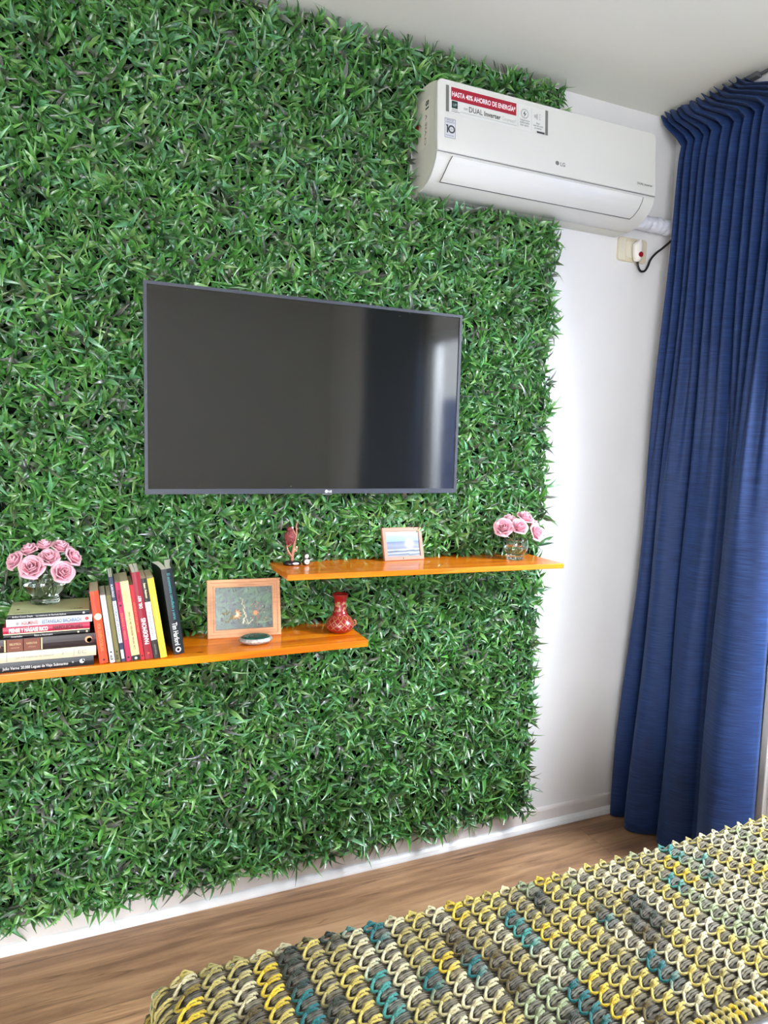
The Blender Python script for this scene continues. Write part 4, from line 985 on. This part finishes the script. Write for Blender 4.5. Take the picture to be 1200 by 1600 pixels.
def rose_mesh(seed, R):
    rnd = random.Random(seed); V = []; F = []; Cc = []
    inner, mid, outer = np.array(srgb(238, 132, 166)), np.array(srgb(246, 176, 198)), np.array(srgb(252, 216, 224))
    specs = []
    for k in range(4): specs.append((k*1.7, .16+.05*k, .95, 1.25, .0))
    for k in range(4): specs.append((k*PI/2+.5, .42, .92, .95, .12))
    for k in range(5): specs.append((k*2*PI/5+.1, .66, .80, .82, .34))
    for k in range(5): specs.append((k*2*PI/5+.7, .86, .62, .80, .62))
    for (a0, rad, hh, half, curl) in specs:
        a0 += rnd.uniform(-.15, .15); n_, m_ = 8, 7; base = len(V); hj = hh*rnd.uniform(.93, 1.06)
        for j in range(m_+1):
            v = j/m_
            for i in range(n_+1):
                u = -1+2*i/n_
                edge = 1-.22*abs(u)**2.2
                rr = R*(.12+(rad-.12)*math.sin(v*PI/2)**.8+curl*max(0, v-.62)**1.3*1.5+.05*math.sin(3*u+a0)*v)
                ang = a0+u*half*(.55+.45*v); zz = R*(-.55+hj*1.35*v*edge-curl*.75*max(0, v-.7)**1.2*2.0)
                V.append((rr*math.cos(ang), rr*math.sin(ang), zz))
                q = min(1, rad); c = inner*(1-q)+mid*q; c = c*(1-v**2*.8)+outer*(v**2*.8); Cc.append(c)
        for j in range(m_):
            for i in range(n_): q = base+j*(n_+1)+i; F.append((q, q+1, q+n_+2, q+n_+1))
    return np.array(V), np.array(F), np.array(Cc)
RM = []
for s_ in range(4):
    Vr, Fr, Cr = rose_mesh(20+s_, 1.0); RM.append((Vr, Fr, Cr))
def rose(c, R, dirn, foot, label, group, k):
    root = thing('rose', label, 'rose', c, group=group)
    Vr, Fr, Cr = RM[k % 4]
    R *= 1.2
    o = np_mesh('bloom', Vr*R, Fr, petal, root, Cr); o.rotation_euler = Vector(dirn).to_track_quat('Z', 'Y').to_euler()
    so = o.modifiers.new('s', 'SOLIDIFY'); so.thickness = .0005
    d = Vector(dirn).normalized(); c = Vector(c); f = Vector(foot)
    b = MB(); s0 = -d*R*.5; P = catmull([s0, s0-d*.012, (f-c)*.55+Vector((0, 0, .004)), f-c], 5); b.tube(P, .0016, 7); b.obj('stem', stemm, root)
    b = MB()
    for q in range(5):
        a_ = q*2*PI/5; ax = d.orthogonal().normalized(); bx = d.cross(ax); e = ax*math.cos(a_)+bx*math.sin(a_); g = ax*math.cos(a_+1.57)+bx*math.sin(a_+1.57)
        b.add([s0, s0+e*R*.35+g*R*.12+d*R*.05, s0+e*R*.75+d*R*.1, s0+e*R*.35-g*R*.12+d*R*.05], [(0, 1, 2, 3)])
    b.obj('sepals', mat('sepal_green', srgb(92, 108, 62), .6), root)
def bowl(name, label, c, pr, water_z, root_lab_cat='vase'):
    root = thing('glass_vase', label, 'vase', c)
    th = .0022; inner = [(max(.0001, r-th), z+(th*1.4 if i == 0 else 0)) for i, (r, z) in enumerate(pr)]
    full = [(.0001, 0)]+pr+[(inner[-1][0], pr[-1][1])]
    inn = [(max(.0001, r-th), z) for r, z in pr if z > .012]
    full += inn[::-1]+[(.0001, inn[0][1])]
    b = MB(); b.lathe(full, n=40); b.obj('bowl', glassm, root)
    wp = [(r-.0004, z) for r, z in inn if z < water_z]; rl = wp[-1][0]
    b = MB(); b.lathe([(.0001, inn[0][1]+.0004)]+[(r, z+.0004) for r, z in wp]+[(rl, water_z), (.0001, water_z)], n=40); b.obj('water', waterm, root)
    return root
VA = (.601, -.137, STACK_TOP+.0008)
bowl('v', 'squat round clear glass vase standing on the book stack', VA, [(.033, 0), (.0345, .003), (.0335, .010), (.030, .0165), (.036, .022), (.0475, .034), (.0535, .047), (.0535, .058), (.048, .070), (.041, .078), (.040, .081)], .050)
bz = STACK_TOP
G1 = 'pink roses in the round glass vase on the book stack'
# (px-derived positions on the plane of the bouquet)
R1 = [((.534, -.150, 1.142), .0195, (-.7, -.5, .55), 'leftmost pink rose of the bouquet on the book stack'),
      ((.574, -.178, 1.128), .0235, (-.15, -.9, .45), 'large pink rose facing forward, low left centre of the book stack bouquet'),
      ((.566, -.130, 1.166), .0185, (-.3, -.3, .9), 'pink rose high on the left side of the book stack bouquet'),
      ((.600, -.125, 1.176), .0170, (0, -.2, 1), 'small topmost pink rose of the book stack bouquet'),
      ((.613, -.165, 1.150), .0195, (.05, -.7, .7), 'pink rose in the very middle of the book stack bouquet'),
      ((.640, -.130, 1.170), .0200, (.25, -.35, .9), 'pink rose high on the right side of the book stack bouquet'),
      ((.668, -.150, 1.146), .0205, (.75, -.4, .5), 'rightmost pink rose of the bouquet on the book stack'),
      ((.645, -.180, 1.113), .0220, (.35, -.85, .35), 'lowest pink rose, hanging over the right rim of the book stack vase')]
for k, (c, R, d, lab) in enumerate(R1):
    a_ = k*2.4; rose(c, R, d, (VA[0]+.020*math.cos(a_), VA[1]+.018*math.sin(a_), STACK_TOP+.022), lab, G1, k)
vx, vy = 2.022, -.150
VB = (vx, vy, uz(vx)+.0008)
vb = bowl('v', 'small clear glass vase at the right end of the upper shelf', VB, [(.028, 0), (.0285, .003), (.027, .010), (.026, .015), (.031, .021), (.0405, .033), (.0435, .045), (.0430, .056), (.040, .066), (.0395, .069)], .045)
G2 = 'pink roses in the glass vase on the upper shelf'
R2 = [((1.962, -.165, 1.193), .0245, (-.55, -.75, .45), 'leftmost pink rose of the upper shelf bouquet'),
      ((2.012, -.185, 1.198), .0225, (-.1, -.8, .6), 'pink rose in the middle of the upper shelf bouquet'),
      ((2.000, -.140, 1.217), .0200, (-.2, -.2, 1), 'pink rose at the top left of the upper shelf bouquet'),
      ((2.058, -.150, 1.222), .0240, (.15, -.45, .9), 'topmost pink rose of the upper shelf bouquet'),
      ((2.076, -.190, 1.177), .0240, (.3, -.8, .35), 'lowest pink rose of the upper shelf bouquet, over the right rim'),
      ((2.098, -.140, 1.196), .0200, (.75, -.3, .5), 'rightmost pink rose of the upper shelf bouquet')]
for k, (c, R, d, lab) in enumerate(R2):
    a_ = k*2.4; rose(c, R, d, (VB[0]+.015*math.cos(a_), VB[1]+.013*math.sin(a_), VB[2]+.020), lab, G2, k+1)
